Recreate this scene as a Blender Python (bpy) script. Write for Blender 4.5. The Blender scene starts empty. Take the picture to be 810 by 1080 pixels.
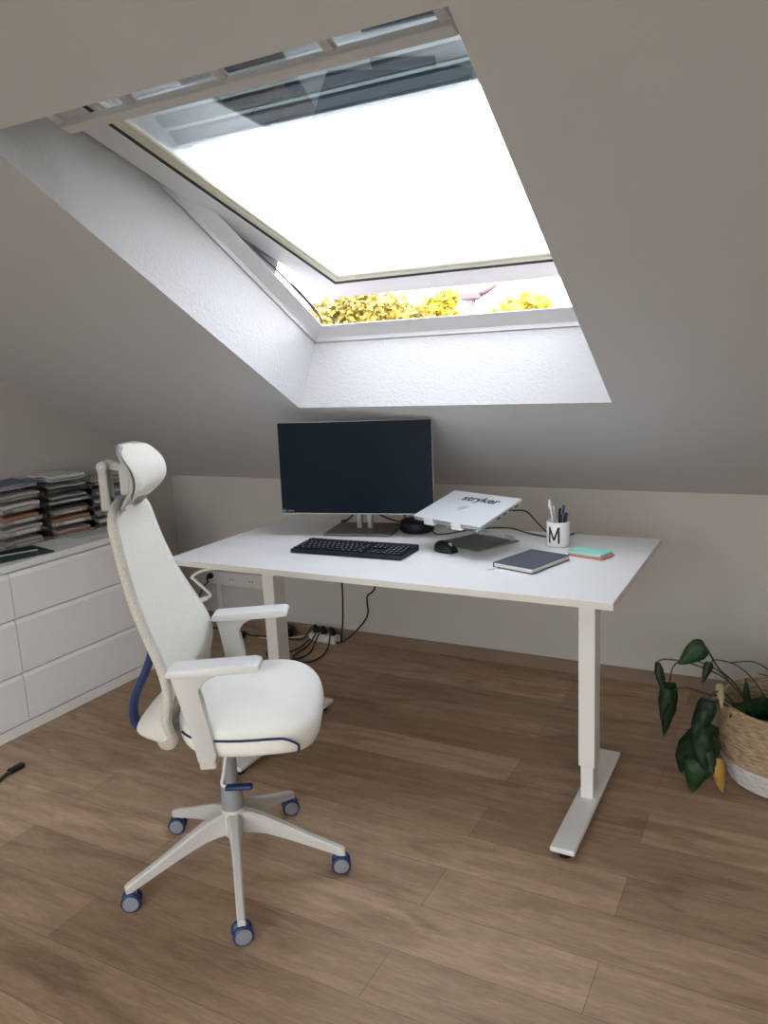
import bpy, bmesh, math, random
from mathutils import Vector, Matrix
random.seed(7)
SC = bpy.context.scene
COL = SC.collection
PI = math.pi

# ------------------------------------------------------------------ camera
cam_d = bpy.data.cameras.new('camera')
cam = bpy.data.objects.new('camera', cam_d); COL.objects.link(cam)
CAM_R, CAM_P, CAM_Y = -0.0474, -0.1889, -0.4955
fw = Vector((math.sin(CAM_Y)*math.cos(CAM_P), math.cos(CAM_Y)*math.cos(CAM_P), math.sin(CAM_P)))
rt0 = Vector((math.cos(CAM_Y), -math.sin(CAM_Y), 0)); up0 = rt0.cross(fw)
rt = rt0*math.cos(CAM_R) + up0*math.sin(CAM_R)
up = up0*math.cos(CAM_R) - rt0*math.sin(CAM_R)
mw = Matrix((rt, up, -fw)).transposed().to_4x4(); mw.translation = (0, 0, 1.3987)
cam.matrix_world = mw
cam_d.sensor_fit = 'VERTICAL'; cam_d.sensor_height = 24.0
cam_d.lens = 827.86/1080*24.0
cam_d.clip_start = 0.02; cam_d.clip_end = 300
SC.camera = cam

# ------------------------------------------------------------------ view + sky
SC.view_settings.view_transform = 'Standard'
SC.view_settings.look = 'None'
SC.view_settings.gamma = 1.0
SC.view_settings.use_curve_mapping = False
SC.view_settings.exposure = 0.6
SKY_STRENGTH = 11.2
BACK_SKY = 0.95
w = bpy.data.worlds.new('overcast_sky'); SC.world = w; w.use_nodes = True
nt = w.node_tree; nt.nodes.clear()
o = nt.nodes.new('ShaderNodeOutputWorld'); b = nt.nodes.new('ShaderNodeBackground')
tc = nt.nodes.new('ShaderNodeTexCoord'); sx = nt.nodes.new('ShaderNodeSeparateXYZ')
cr = nt.nodes.new('ShaderNodeValToRGB')
cr.color_ramp.elements[0].position = 0.0; cr.color_ramp.elements[0].color = (0.55, 0.52, 0.46, 1)
cr.color_ramp.elements[1].position = 1.0; cr.color_ramp.elements[1].color = (0.84, 0.835, 0.955, 1)
e = cr.color_ramp.elements.new(0.1); e.color = (0.85, 0.815, 0.84, 1)
e = cr.color_ramp.elements.new(0.45); e.color = (0.89, 0.87, 0.97, 1)
ns = nt.nodes.new('ShaderNodeTexNoise'); ns.inputs['Scale'].default_value = 2.2; ns.inputs['Detail'].default_value = 5
mxn = nt.nodes.new('ShaderNodeMixRGB'); mxn.blend_type = 'MULTIPLY'; mxn.inputs['Fac'].default_value = 0.35
nt.links.new(tc.outputs['Generated'], sx.inputs[0]); nt.links.new(sx.outputs['Z'], cr.inputs[0])
nt.links.new(tc.outputs['Generated'], ns.inputs['Vector'])
nt.links.new(cr.outputs[0], mxn.inputs[1]); nt.links.new(ns.outputs[0], mxn.inputs[2])
# sky half behind the camera: slightly dimmer, warmer tint, added to tune room fill
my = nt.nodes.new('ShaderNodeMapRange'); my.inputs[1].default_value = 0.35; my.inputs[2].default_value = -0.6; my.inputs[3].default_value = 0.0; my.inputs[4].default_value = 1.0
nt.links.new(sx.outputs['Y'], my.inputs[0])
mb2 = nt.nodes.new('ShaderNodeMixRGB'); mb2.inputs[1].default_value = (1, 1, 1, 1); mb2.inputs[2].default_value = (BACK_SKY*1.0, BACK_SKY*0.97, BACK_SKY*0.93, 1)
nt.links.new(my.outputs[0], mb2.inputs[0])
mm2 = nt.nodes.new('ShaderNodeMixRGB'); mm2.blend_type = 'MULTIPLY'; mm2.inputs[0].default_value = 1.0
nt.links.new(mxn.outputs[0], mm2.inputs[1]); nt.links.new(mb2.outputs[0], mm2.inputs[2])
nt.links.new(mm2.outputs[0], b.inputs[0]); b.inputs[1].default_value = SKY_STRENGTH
nt.links.new(b.outputs[0], o.inputs[0])

# ------------------------------------------------------------------ place frame: roof slope coordinates
AL, YW, ZK = 0.522, 3.2901, 0.8295
XL, XR, YB = -3.12, 2.3, -2.6
wx0, wx1, wt0, wt1, WD = -1.7511, -0.5474, 0.8167, 2.2783, 0.286   # roof window opening
CA, SA_ = math.cos(AL), math.sin(AL)
def S(x, t, n=0.0):
    return Vector((x, YW - t*CA + n*SA_, ZK + t*SA_ + n*CA))

def portal(name, verts_center, rot, sx_, sy_):
    l = bpy.data.lights.new(name, 'AREA'); l.shape = 'RECTANGLE'; l.size = sx_; l.size_y = sy_
    l.cycles.is_portal = True
    ob = bpy.data.objects.new(name, l); COL.objects.link(ob); ob.matrix_world = Matrix.Translation(verts_center) @ rot
c = S((wx0+wx1)/2, 1.5, 0.62)
portal('sky_portal', c, Matrix.Rotation(-AL, 4, 'X'), 1.9, 2.2)
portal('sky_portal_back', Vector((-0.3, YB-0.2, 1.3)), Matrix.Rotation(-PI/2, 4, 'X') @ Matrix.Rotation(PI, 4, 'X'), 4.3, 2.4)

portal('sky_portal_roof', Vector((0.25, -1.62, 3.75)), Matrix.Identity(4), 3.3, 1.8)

# ------------------------------------------------------------------ materials
def mat(name, col, rough=0.5, metal=0.0, spec=0.5, bump=None, vary=None, coat=0.0, trans=0.0, sheen=0.0):
    m = bpy.data.materials.new(name); m.use_nodes = True
    n = m.node_tree.nodes; L = m.node_tree.links; p = n['Principled BSDF']
    p.inputs['Base Color'].default_value = (*col, 1); p.inputs['Roughness'].default_value = rough
    p.inputs['Metallic'].default_value = metal; p.inputs['Specular IOR Level'].default_value = spec
    p.inputs['Coat Weight'].default_value = coat; p.inputs['Transmission Weight'].default_value = trans
    p.inputs['Sheen Weight'].default_value = sheen
    if bump or vary:
        t = n.new('ShaderNodeTexCoord')
    if bump:
        sc, st, dist = bump[:3]
        x = n.new('ShaderNodeTexNoise'); x.inputs['Scale'].default_value = sc; x.inputs['Detail'].default_value = 3
        bn = n.new('ShaderNodeBump'); bn.inputs['Strength'].default_value = st; bn.inputs['Distance'].default_value = dist
        L.new(t.outputs['Object'], x.inputs['Vector']); L.new(x.outputs[0], bn.inputs['Height']); L.new(bn.outputs[0], p.inputs['Normal'])
    if vary:
        sc, col2, f = vary
        x = n.new('ShaderNodeTexNoise'); x.inputs['Scale'].default_value = sc; x.inputs['Detail'].default_value = 4
        r = n.new('ShaderNodeValToRGB'); r.color_ramp.elements[0].position = 0.5-f; r.color_ramp.elements[1].position = 0.5+f
        r.color_ramp.elements[0].color = (*col, 1); r.color_ramp.elements[1].color = (*col2, 1)
        L.new(t.outputs['Object'], x.inputs['Vector']); L.new(x.outputs[0], r.inputs[0]); L.new(r.outputs[0], p.inputs['Base Color'])
    return m

M = {}
M['wall'] = mat('wall_paint', (0.53, 0.50, 0.475), 0.9, spec=0.2, bump=(160, 0.25, 0.002))
M['ceil'] = mat('ceiling_paint', (0.57, 0.565, 0.585), 0.9, spec=0.2, bump=(120, 0.2, 0.002))
M['plaster'] = mat('rough_plaster', (0.56, 0.56, 0.575), 0.9, spec=0.2, bump=(95, 0.8, 0.004))
M['white_metal'] = mat('white_powder_coat', (0.80, 0.79, 0.77), 0.4)
M['desk'] = mat('white_melamine', (0.84, 0.84, 0.84), 0.28, vary=(300, (0.86, 0.86, 0.86), 0.2))
M['desk_edge'] = mat('desk_edge_band', (0.74, 0.72, 0.68), 0.45)
M['frame'] = mat('white_window_lacquer', (0.66, 0.66, 0.685), 0.35)
M['frame_cream'] = mat('cream_seal', (0.62, 0.60, 0.50), 0.5)
M['gasket'] = mat('black_rubber', (0.015, 0.013, 0.012), 0.6)
M['brown_seal'] = mat('brown_weather_seal', (0.07, 0.05, 0.045), 0.6)
M['alu'] = mat('grey_aluminium', (0.42, 0.43, 0.44), 0.35, metal=0.6)
M['bar'] = mat('grey_control_bar', (0.66, 0.66, 0.67), 0.45, bump=(200, 0.15, 0.001))
M['shutter'] = mat('dark_shutter_slat', (0.035, 0.055, 0.07), 0.45)
M['shutter_edge'] = mat('pale_slat_edge', (0.45, 0.55, 0.56), 0.5)
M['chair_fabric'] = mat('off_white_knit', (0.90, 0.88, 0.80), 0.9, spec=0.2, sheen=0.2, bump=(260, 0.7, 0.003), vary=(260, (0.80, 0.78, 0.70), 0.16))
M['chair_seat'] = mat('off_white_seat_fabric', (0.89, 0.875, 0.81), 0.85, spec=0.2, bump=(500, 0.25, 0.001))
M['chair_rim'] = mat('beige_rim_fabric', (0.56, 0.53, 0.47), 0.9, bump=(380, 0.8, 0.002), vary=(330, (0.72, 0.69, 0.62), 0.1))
M['chair_plastic'] = mat('light_grey_plastic', (0.62, 0.61, 0.58), 0.45)
M['chair_white'] = mat('white_arm_plastic', (0.76, 0.76, 0.76), 0.4)
M['headgrey'] = mat('pale_grey_headrest_plastic', (0.44, 0.435, 0.42), 0.5)
M['grey_shell'] = mat('mid_grey_plastic', (0.33, 0.33, 0.33), 0.5)
M['steel_sleeve'] = mat('grey_gas_lift', (0.34, 0.35, 0.37), 0.4, metal=0.2)
M['blue'] = mat('deep_blue_plastic', (0.010, 0.030, 0.13), 0.45)
M['navy_piping'] = mat('navy_piping', (0.02, 0.025, 0.11), 0.7)
M['wheel_grey'] = mat('wheel_grey', (0.25, 0.265, 0.30), 0.45)
M['black'] = mat('black_plastic', (0.008, 0.009, 0.012), 0.5, spec=0.35)
M['key'] = mat('dark_keycap', (0.009, 0.011, 0.018), 0.6, spec=0.25)
M['keymark'] = mat('pale_key_print', (0.35, 0.37, 0.42), 0.6)
M['screen'] = mat('dark_screen_glass', (0.004, 0.010, 0.019), 0.4, spec=0.10)
M['silver'] = mat('silver_plastic', (0.42, 0.42, 0.42), 0.4, metal=0.5)
M['base_grey'] = mat('brushed_grey_base', (0.20, 0.19, 0.18), 0.4, metal=0.6)
M['laptop'] = mat('silver_laptop_lid', (0.72, 0.74, 0.77), 0.35, metal=0.35)
M['stand'] = mat('stand_aluminium', (0.50, 0.51, 0.52), 0.35, metal=0.7)
M['stand_plate'] = mat('grey_stand_plate', (0.22, 0.235, 0.225), 0.45, metal=0.3)
M['clip'] = mat('clear_plastic_clip', (0.75, 0.77, 0.80), 0.2)
M['ink'] = mat('black_print', (0.012, 0.012, 0.014), 0.5)
M['mark'] = mat('grey_emblem', (0.28, 0.29, 0.31), 0.3, metal=0.6)
M['mug'] = mat('white_porcelain', (0.82, 0.81, 0.80), 0.2)
M['notebook'] = mat('slate_cloth_cover', (0.075, 0.085, 0.105), 0.8, bump=(600, 0.3, 0.001))
M['paper'] = mat('paper_edges', (0.72, 0.71, 0.70), 0.9)
M['ribbon'] = mat('pale_pink_ribbon', (0.75, 0.60, 0.60), 0.7)
M['mint'] = mat('mint_paper', (0.34, 0.72, 0.60), 0.8)
M['coral'] = mat('coral_paper', (0.60, 0.20, 0.16), 0.8)
M['cable'] = mat('black_cable', (0.012, 0.012, 0.012), 0.5)
M['cable_white'] = mat('white_cable', (0.6, 0.59, 0.57), 0.5)
M['socket'] = mat('white_socket_plastic', (0.66, 0.645, 0.62), 0.4)
M['hole'] = mat('socket_hole', (0.02, 0.02, 0.02), 0.8)
M['dresser'] = mat('white_cabinet_foil', (0.86, 0.855, 0.84), 0.4)
M['pad'] = mat('dark_green_mat', (0.012, 0.045, 0.043), 0.6)
M['phone_body'] = mat('silver_phone_edge', (0.6, 0.6, 0.6), 0.3, metal=0.6)
M['soil'] = mat('dark_soil', (0.035, 0.022, 0.015), 1.0, bump=(90, 1.0, 0.02), vary=(60, (0.09, 0.05, 0.03), 0.2))
M['leaf'] = mat('dark_green_leaf', (0.004, 0.012, 0.006), 0.5, spec=0.3, vary=(26, (0.010, 0.034, 0.010), 0.22))
M['leaf2'] = mat('fresh_green_leaf', (0.007, 0.026, 0.008), 0.5, spec=0.3, vary=(26, (0.016, 0.058, 0.012), 0.22))
M['leaf_yellow'] = mat('yellow_leaf', (0.42, 0.24, 0.04), 0.6, vary=(25, (0.30, 0.15, 0.03), 0.2))
M['leaf_dry'] = mat('dry_leaf', (0.40, 0.33, 0.20), 0.8, vary=(30, (0.28, 0.22, 0.12), 0.2))
M['stem'] = mat('plant_stem', (0.035, 0.045, 0.02), 0.6)
M['tree_leaf'] = mat('autumn_leaf', (0.30, 0.215, 0.03), 0.7, vary=(1.2, (0.17, 0.15, 0.03), 0.25))
M['tree_leaf_yellow'] = mat('yellow_autumn_leaf', (0.42, 0.33, 0.02), 0.7, vary=(1.2, (0.30, 0.25, 0.03), 0.25))
M['bark'] = mat('tree_bark', (0.09, 0.065, 0.045), 0.9, bump=(8, 1.0, 0.05))
M['vent'] = mat('mauve_grey_vent', (0.19, 0.15, 0.155), 0.6)
M['grass'] = mat('distant_grass', (0.07, 0.10, 0.03), 1.0, vary=(0.3, (0.10, 0.11, 0.04), 0.3))
M['tiles'] = mat('dark_roof_tiles', (0.055, 0.045, 0.042), 0.8, bump=(14, 1.0, 0.02))
M['card'] = mat('label_paper', (0.6, 0.58, 0.55), 0.9)
for k, cc in dict(pw=(0.62, 0.61, 0.58), pb=(0.14, 0.16, 0.25), po=(0.35, 0.17, 0.10), pk=(0.05, 0.05, 0.06), pg=(0.42, 0.41, 0.39), pt=(0.38, 0.34, 0.28), pl=(0.42, 0.43, 0.52)).items():
    M[k] = mat('sheets_'+k, cc, 0.8)

def mat_glass(name, tint, r0, p5=1.0, rough=0.0):
    m = bpy.data.materials.new(name); m.use_nodes = True
    n = m.node_tree.nodes; L = m.node_tree.links; n.clear()
    o = n.new('ShaderNodeOutputMaterial'); mix = n.new('ShaderNodeMixShader')
    tr = n.new('ShaderNodeBsdfTransparent'); tr.inputs[0].default_value = (*tint, 1)
    gl = n.new('ShaderNodeBsdfGlossy'); gl.inputs['Roughness'].default_value = rough; gl.inputs[0].default_value = (0.95, 0.97, 0.98, 1)
    lw = n.new('ShaderNodeLayerWeight'); lw.inputs[0].default_value = 0.5
    pw = n.new('ShaderNodeMath'); pw.operation = 'POWER'; pw.inputs[1].default_value = 4.0
    ml = n.new('ShaderNodeMath'); ml.operation = 'MULTIPLY_ADD'; ml.inputs[1].default_value = p5*(1-r0); ml.inputs[2].default_value = r0
    L.new(lw.outputs['Facing'], pw.inputs[0]); L.new(pw.outputs[0], ml.inputs[0]); L.new(ml.outputs[0], mix.inputs[0])
    L.new(tr.outputs[0], mix.inputs[1]); L.new(gl.outputs[0], mix.inputs[2]); L.new(mix.outputs[0], o.inputs[0])
    return m
M['glass'] = mat_glass('window_glass', (0.93, 0.97, 0.965), 0.33)
M['clear'] = mat_glass('clear_acrylic', (0.90, 0.90, 0.91), 0.10, rough=0.15)

def mat_floor():
    m = bpy.data.materials.new('oak_plank_floor'); m.use_nodes = True
    n = m.node_tree.nodes; L = m.node_tree.links; p = n['Principled BSDF']
    tc = n.new('ShaderNodeTexCoord')
    mp = n.new('ShaderNodeMapping'); mp.inputs['Location'].default_value = (0.362, 0.046, 0)
    br = n.new('ShaderNodeTexBrick'); br.offset = 0.36; br.offset_frequency = 2
    br.inputs['Scale'].default_value = 1.0; br.inputs['Brick Width'].default_value = 1.28; br.inputs['Row Height'].default_value = 0.167
    br.inputs['Mortar Size'].default_value = 0.0012; br.inputs['Mortar Smooth'].default_value = 0.2; br.inputs['Bias'].default_value = 0.0
    br.inputs['Color1'].default_value = (0, 0, 0, 1); br.inputs['Color2'].default_value = (1, 1, 1, 1); br.inputs['Mortar'].default_value = (0.5, 0.5, 0.5, 1)
    L.new(tc.outputs['Object'], mp.inputs[0]); L.new(mp.outputs[0], br.inputs['Vector'])
    r = n.new('ShaderNodeValToRGB')
    r.color_ramp.elements[0].color = (0.385, 0.265, 0.175, 1); r.color_ramp.elements[1].color = (0.56, 0.405, 0.28, 1)
    L.new(br.outputs['Color'], r.inputs[0])
    # grain stretched along the planks
    mg = n.new('ShaderNodeMapping'); mg.inputs['Scale'].default_value = (1.0, 9, 1)
    ng = n.new('ShaderNodeTexNoise'); ng.inputs['Scale'].default_value = 3.2; ng.inputs['Detail'].default_value = 8; ng.inputs['Roughness'].default_value = 0.68; ng.inputs['Distortion'].default_value = 0.6
    L.new(tc.outputs['Object'], mg.inputs[0]); L.new(mg.outputs[0], ng.inputs['Vector'])
    rg = n.new('ShaderNodeValToRGB'); rg.color_ramp.elements[0].position = 0.28; rg.color_ramp.elements[1].position = 0.72
    rg.color_ramp.elements[0].color = (0.70, 0.67, 0.64, 1); rg.color_ramp.elements[1].color = (1.12, 1.1, 1.08, 1)
    L.new(ng.outputs[0], rg.inputs[0])
    mx = n.new('ShaderNodeMixRGB'); mx.blend_type = 'MULTIPLY'; mx.inputs[0].default_value = 1.0
    L.new(r.outputs[0], mx.inputs[1]); L.new(rg.outputs[0], mx.inputs[2])
    mf = n.new('ShaderNodeMapping'); mf.inputs['Scale'].default_value = (5, 40, 1)
    nf = n.new('ShaderNodeTexNoise'); nf.inputs['Scale'].default_value = 4.0; nf.inputs['Detail'].default_value = 6; nf.inputs['Roughness'].default_value = 0.7
    L.new(tc.outputs['Object'], mf.inputs[0]); L.new(mf.outputs[0], nf.inputs['Vector'])
    rf = n.new('ShaderNodeValToRGB'); rf.color_ramp.elements[0].position = 0.3; rf.color_ramp.elements[1].position = 0.7
    rf.color_ramp.elements[0].color = (0.78, 0.76, 0.74, 1); rf.color_ramp.elements[1].color = (1.12, 1.11, 1.10, 1)
    L.new(nf.outputs[0], rf.inputs[0])
    mxf = n.new('ShaderNodeMixRGB'); mxf.blend_type = 'MULTIPLY'; mxf.inputs[0].default_value = 1.0
    L.new(mx.outputs[0], mxf.inputs[1]); L.new(rf.outputs[0], mxf.inputs[2]); mx = mxf
    # knots / darker cathedral patches
    mk = n.new('ShaderNodeMapping'); mk.inputs['Scale'].default_value = (1.5, 5.5, 1)
    nk = n.new('ShaderNodeTexNoise'); nk.inputs['Scale'].default_value = 1.6; nk.inputs['Detail'].default_value = 5; nk.inputs['Distortion'].default_value = 1.0
    L.new(tc.outputs['Object'], mk.inputs[0]); L.new(mk.outputs[0], nk.inputs['Vector'])
    rk = n.new('ShaderNodeValToRGB'); rk.color_ramp.elements[0].position = 0.27; rk.color_ramp.elements[1].position = 0.48
    rk.color_ramp.elements[0].color = (0.60, 0.55, 0.5, 1); rk.color_ramp.elements[1].color = (1, 1, 1, 1)
    L.new(nk.outputs[0], rk.inputs[0])
    m2 = n.new('ShaderNodeMixRGB'); m2.blend_type = 'MULTIPLY'; m2.inputs[0].default_value = 0.8
    L.new(mx.outputs[0], m2.inputs[1]); L.new(rk.outputs[0], m2.inputs[2])
    m3 = n.new('ShaderNodeMixRGB'); m3.inputs[2].default_value = (0.10, 0.065, 0.04, 1)
    ms = n.new('ShaderNodeMath'); ms.operation = 'MULTIPLY'; ms.inputs[1].default_value = 0.55
    L.new(br.outputs['Fac'], ms.inputs[0]); L.new(ms.outputs[0], m3.inputs[0]); L.new(m2.outputs[0], m3.inputs[1])
    L.new(m3.outputs[0], p.inputs['Base Color'])
    p.inputs['Roughness'].default_value = 0.55; p.inputs['Specular IOR Level'].default_value = 0.35
    bn = n.new('ShaderNodeBump'); bn.inputs['Strength'].default_value = 0.15; bn.inputs['Distance'].default_value = 0.002
    L.new(ng.outputs[0], bn.inputs['Height']); L.new(bn.outputs[0], p.inputs['Normal'])
    return m
M['floor'] = mat_floor()

def mat_weave(name, c1, c2, band=None):
    m = bpy.data.materials.new(name); m.use_nodes = True
    n = m.node_tree.nodes; L = m.node_tree.links; p = n['Principled BSDF']; p.inputs['Roughness'].default_value = 0.85
    tc = n.new('ShaderNodeTexCoord'); mp = n.new('ShaderNodeMapping'); mp.inputs['Scale'].default_value = (9, 9, 60)
    ns = n.new('ShaderNodeTexNoise'); ns.inputs['Scale'].default_value = 4; ns.inputs['Detail'].default_value = 4
    L.new(tc.outputs['Object'], mp.inputs[0]); L.new(mp.outputs[0], ns.inputs['Vector'])
    r = n.new('ShaderNodeValToRGB'); r.color_ramp.elements[0].position = 0.35; r.color_ramp.elements[1].position = 0.62
    r.color_ramp.elements[0].color = (*c1, 1); r.color_ramp.elements[1].color = (*c2, 1)
    L.new(ns.outputs[0], r.inputs[0]); L.new(r.outputs[0], p.inputs['Base Color'])
    bn = n.new('ShaderNodeBump'); bn.inputs['Strength'].default_value = 0.6; bn.inputs['Distance'].default_value = 0.004
    L.new(ns.outputs[0], bn.inputs['Height']); L.new(bn.outputs[0], p.inputs['Normal'])
    return m
M['seagrass'] = mat_weave('seagrass_weave', (0.22, 0.145, 0.08), (0.46, 0.34, 0.21))
M['white_weave'] = mat_weave('white_weave', (0.46, 0.44, 0.42), (0.66, 0.64, 0.61))
M['skirting'] = mat('wood_skirting', (0.21, 0.145, 0.10), 0.5, vary=(9, (0.27, 0.19, 0.13), 0.3))

# ------------------------------------------------------------------ mesh helpers
def newbm(): return bmesh.new()
def hexa(bm, p):      # 8 points: 4 of one side, 4 of the other in the same order
    v = [bm.verts.new(q) for q in p]
    for f in ((0,1,2,3), (7,6,5,4), (0,4,5,1), (1,5,6,2), (2,6,7,3), (3,7,4,0)):
        bm.faces.new([v[i] for i in f])
    return v
def box(bm, x0, x1, y0, y1, z0, z1, bev=0.0, seg=2, mtx=None):
    t = bmesh.new()
    hexa(t, [(x0,y0,z0), (x1,y0,z0), (x1,y1,z0), (x0,y1,z0), (x0,y0,z1), (x1,y0,z1), (x1,y1,z1), (x0,y1,z1)])
    if bev > 0: bmesh.ops.bevel(t, geom=t.edges[:], offset=bev, segments=seg, affect='EDGES', profile=0.5)
    merge(bm, t, mtx)
def merge(bm, t, mtx=None):
    if mtx is not None: t.transform(mtx)
    me = bpy.data.meshes.new('tmp'); t.to_mesh(me); t.free(); bm.from_mesh(me); bpy.data.meshes.remove(me)
def prism(bm, poly, a, bfun, mtx=None, bev=0.0):
    """poly: list of 2D points; a(p) and bfun(p) map a 2D point to the two end caps"""
    t = bmesh.new(); n = len(poly)
    A = [t.verts.new(a(p)) for p in poly]; B = [t.verts.new(bfun(p)) for p in poly]
    t.faces.new(A); t.faces.new(B[::-1])
    for i in range(n): t.faces.new([A[i], B[i], B[(i+1)%n], A[(i+1)%n]])
    bmesh.ops.recalc_face_normals(t, faces=t.faces[:])
    if bev > 0: bmesh.ops.bevel(t, geom=t.edges[:], offset=bev, segments=2, affect='EDGES', profile=0.5)
    merge(bm, t, mtx)
def tube(bm, pts, r, seg=10, caps=True, scale=None):
    pts = [Vector(p) for p in pts]; n = len(pts)
    rr = r if isinstance(r, (list, tuple)) else [r]*n
    rings = []; prev = None
    for i, p in enumerate(pts):
        d = (pts[min(i+1, n-1)] - pts[max(i-1, 0)]).normalized()
        if prev is None:
            a = Vector((0,0,1)) if abs(d.z) < 0.9 else Vector((1,0,0))
            u = (a - d*a.dot(d)).normalized()
        else:
            u = (prev - d*prev.dot(d)).normalized()
        prev = u; v = d.cross(u)
        rings.append([bm.verts.new(p + (u*math.cos(k*2*PI/seg)*(scale[0] if scale else 1) + v*math.sin(k*2*PI/seg)*(scale[1] if scale else 1))*rr[i]) for k in range(seg)])
    for i in range(n-1):
        for k in range(seg):
            bm.faces.new([rings[i][k], rings[i][(k+1)%seg], rings[i+1][(k+1)%seg], rings[i+1][k]])
    if caps: bm.faces.new(rings[0][::-1]); bm.faces.new(rings[-1])
def smooth_path(pts, sub=6):
    pts = [Vector(p) for p in pts]; out = []
    P = [pts[0]*2-pts[1]] + pts + [pts[-1]*2-pts[-2]]
    for i in range(1, len(P)-2):
        a, b_, c_, d = P[i-1:i+3]
        for k in range(sub):
            t = k/sub
            out.append(0.5*((2*b_) + (c_-a)*t + (2*a-5*b_+4*c_-d)*t*t + (3*b_-a-3*c_+d)*t**3))
    out.append(pts[-1]); return out
def lathe(bm, prof, seg=32, mtx=None, close=False):
    t = bmesh.new(); rings = []
    for (r, z) in prof:
        if r < 1e-6: rings.append([t.verts.new((0, 0, z))])
        else: rings.append([t.verts.new((r*math.cos(k*2*PI/seg), r*math.sin(k*2*PI/seg), z)) for k in range(seg)])
    for A, B in zip(rings, rings[1:]):
        for k in range(seg):
            k2 = (k+1) % seg
            if len(A) == 1: t.faces.new([A[0], B[k2], B[k]])
            elif len(B) == 1: t.faces.new([A[k], A[k2], B[0]])
            else: t.faces.new([A[k], A[k2], B[k2], B[k]])
    bmesh.ops.recalc_face_normals(t, faces=t.faces[:])
    merge(bm, t, mtx)
def obj(name, bm, m, parent=None, smooth=False, sub=0, kind=None, label=None, recalc=True, bevel=0):
    if recalc: bmesh.ops.recalc_face_normals(bm, faces=bm.faces[:])
    me = bpy.data.meshes.new(name); bm.to_mesh(me); bm.free()
    for mm in (m if isinstance(m, (list, tuple)) else [m]): me.materials.append(mm)
    ob = bpy.data.objects.new(name, me); COL.objects.link(ob)
    if smooth:
        for p in me.polygons: p.use_smooth = True
    if bevel:
        md = ob.modifiers.new('bevel', 'BEVEL'); md.width = bevel; md.segments = 2; md.limit_method = 'ANGLE'
    if sub:
        md = ob.modifiers.new('subdivision', 'SUBSURF'); md.levels = sub; md.render_levels = sub
    if parent is not None: ob.parent = parent
    if kind: ob['kind'] = kind
    if label: ob['label'] = label
    return ob
def obj_split(name, bm, m, parent, **k):
    """every loose island of bm becomes an object of its own"""
    left = set(bm.verts); outs = []
    while left:
        seed = left.pop(); isl = {seed}; q = [seed]
        while q:
            v = q.pop()
            for e_ in v.link_edges:
                o_ = e_.other_vert(v)
                if o_ in left: left.discard(o_); isl.add(o_); q.append(o_)
        t = bmesh.new(); mp = {v: t.verts.new(v.co) for v in isl}
        for f in {f for v in isl for f in v.link_faces}: t.faces.new([mp[v] for v in f.verts])
        outs.append(obj(name, t, m, parent, **k))
    bm.free(); return outs
def smooth_angle(ob, ang=40):
    me = ob.data
    for p in me.polygons: p.use_smooth = True
    bm = bmesh.new(); bm.from_mesh(me)
    for e_ in bm.edges:
        if len(e_.link_faces) == 2 and e_.calc_face_angle(0) > math.radians(ang): e_.smooth = False
    bm.to_mesh(me); bm.free()
    return ob
def thing(name, label, cat, loc=(0,0,0), rz=0.0, group=None):
    ob = bpy.data.objects.new(name, None); COL.objects.link(ob); ob.empty_display_size = 0.1
    ob.location = loc; ob.rotation_euler = (0, 0, rz); ob['label'] = label; ob['category'] = cat
    if group: ob['group'] = group
    return ob
def tag(ob, label, cat, group=None):
    ob['label'] = label; ob['category'] = cat
    if group: ob['group'] = group
    return ob
def copy_tree(o_, parent=None):
    c_ = o_.copy(); COL.objects.link(c_)
    if parent is not None: c_.parent = parent
    for ch in list(o_.children): copy_tree(ch, c_)
    return c_
def text_mesh(txt, size, m, depth=0.0004, bold=0.0, shear=0.0):
    cu = bpy.data.curves.new('t', 'FONT'); cu.body = txt; cu.size = size; cu.extrude = depth; cu.offset = bold; cu.shear = shear
    cu.align_x = 'CENTER'; cu.align_y = 'CENTER'; cu.resolution_u = 4
    ob = bpy.data.objects.new('t', cu); COL.objects.link(ob)
    dg = bpy.context.evaluated_depsgraph_get(); dg.update()
    me = bpy.data.meshes.new_from_object(ob.evaluated_get(dg))
    bm = bmesh.new(); bm.from_mesh(me)
    bpy.data.objects.remove(ob); bpy.data.curves.remove(cu); bpy.data.meshes.remove(me)
    return bm

# ================================================================== THE SETTING
bm = newbm(); box(bm, XL-0.15, XR+0.15, YB-0.15, YW+0.15, -0.12, 0.0); obj('floor', bm, M['floor'], kind='structure')
bm = newbm(); box(bm, XL, XR, YW, YW+0.14, 0.0, ZK+0.02); obj('wall_front', bm, M['wall'], kind='structure')
TT = 4.833; yr = YW - TT*CA; zr = ZK + TT*SA_
prof = [(YW, 0), (YW, ZK), (yr, zr), (YB, zr), (YB, 0)]
bm = newbm(); prism(bm, prof, lambda p: (XL-0.14, p[0], p[1]), lambda p: (XL, p[0], p[1])); obj('wall_left', bm, M['wall'], kind='structure')
bm = newbm(); prism(bm, prof, lambda p: (XR, p[0], p[1]), lambda p: (XR+0.14, p[0], p[1])); obj('wall_right', bm, M['wall'], kind='structure')
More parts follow.
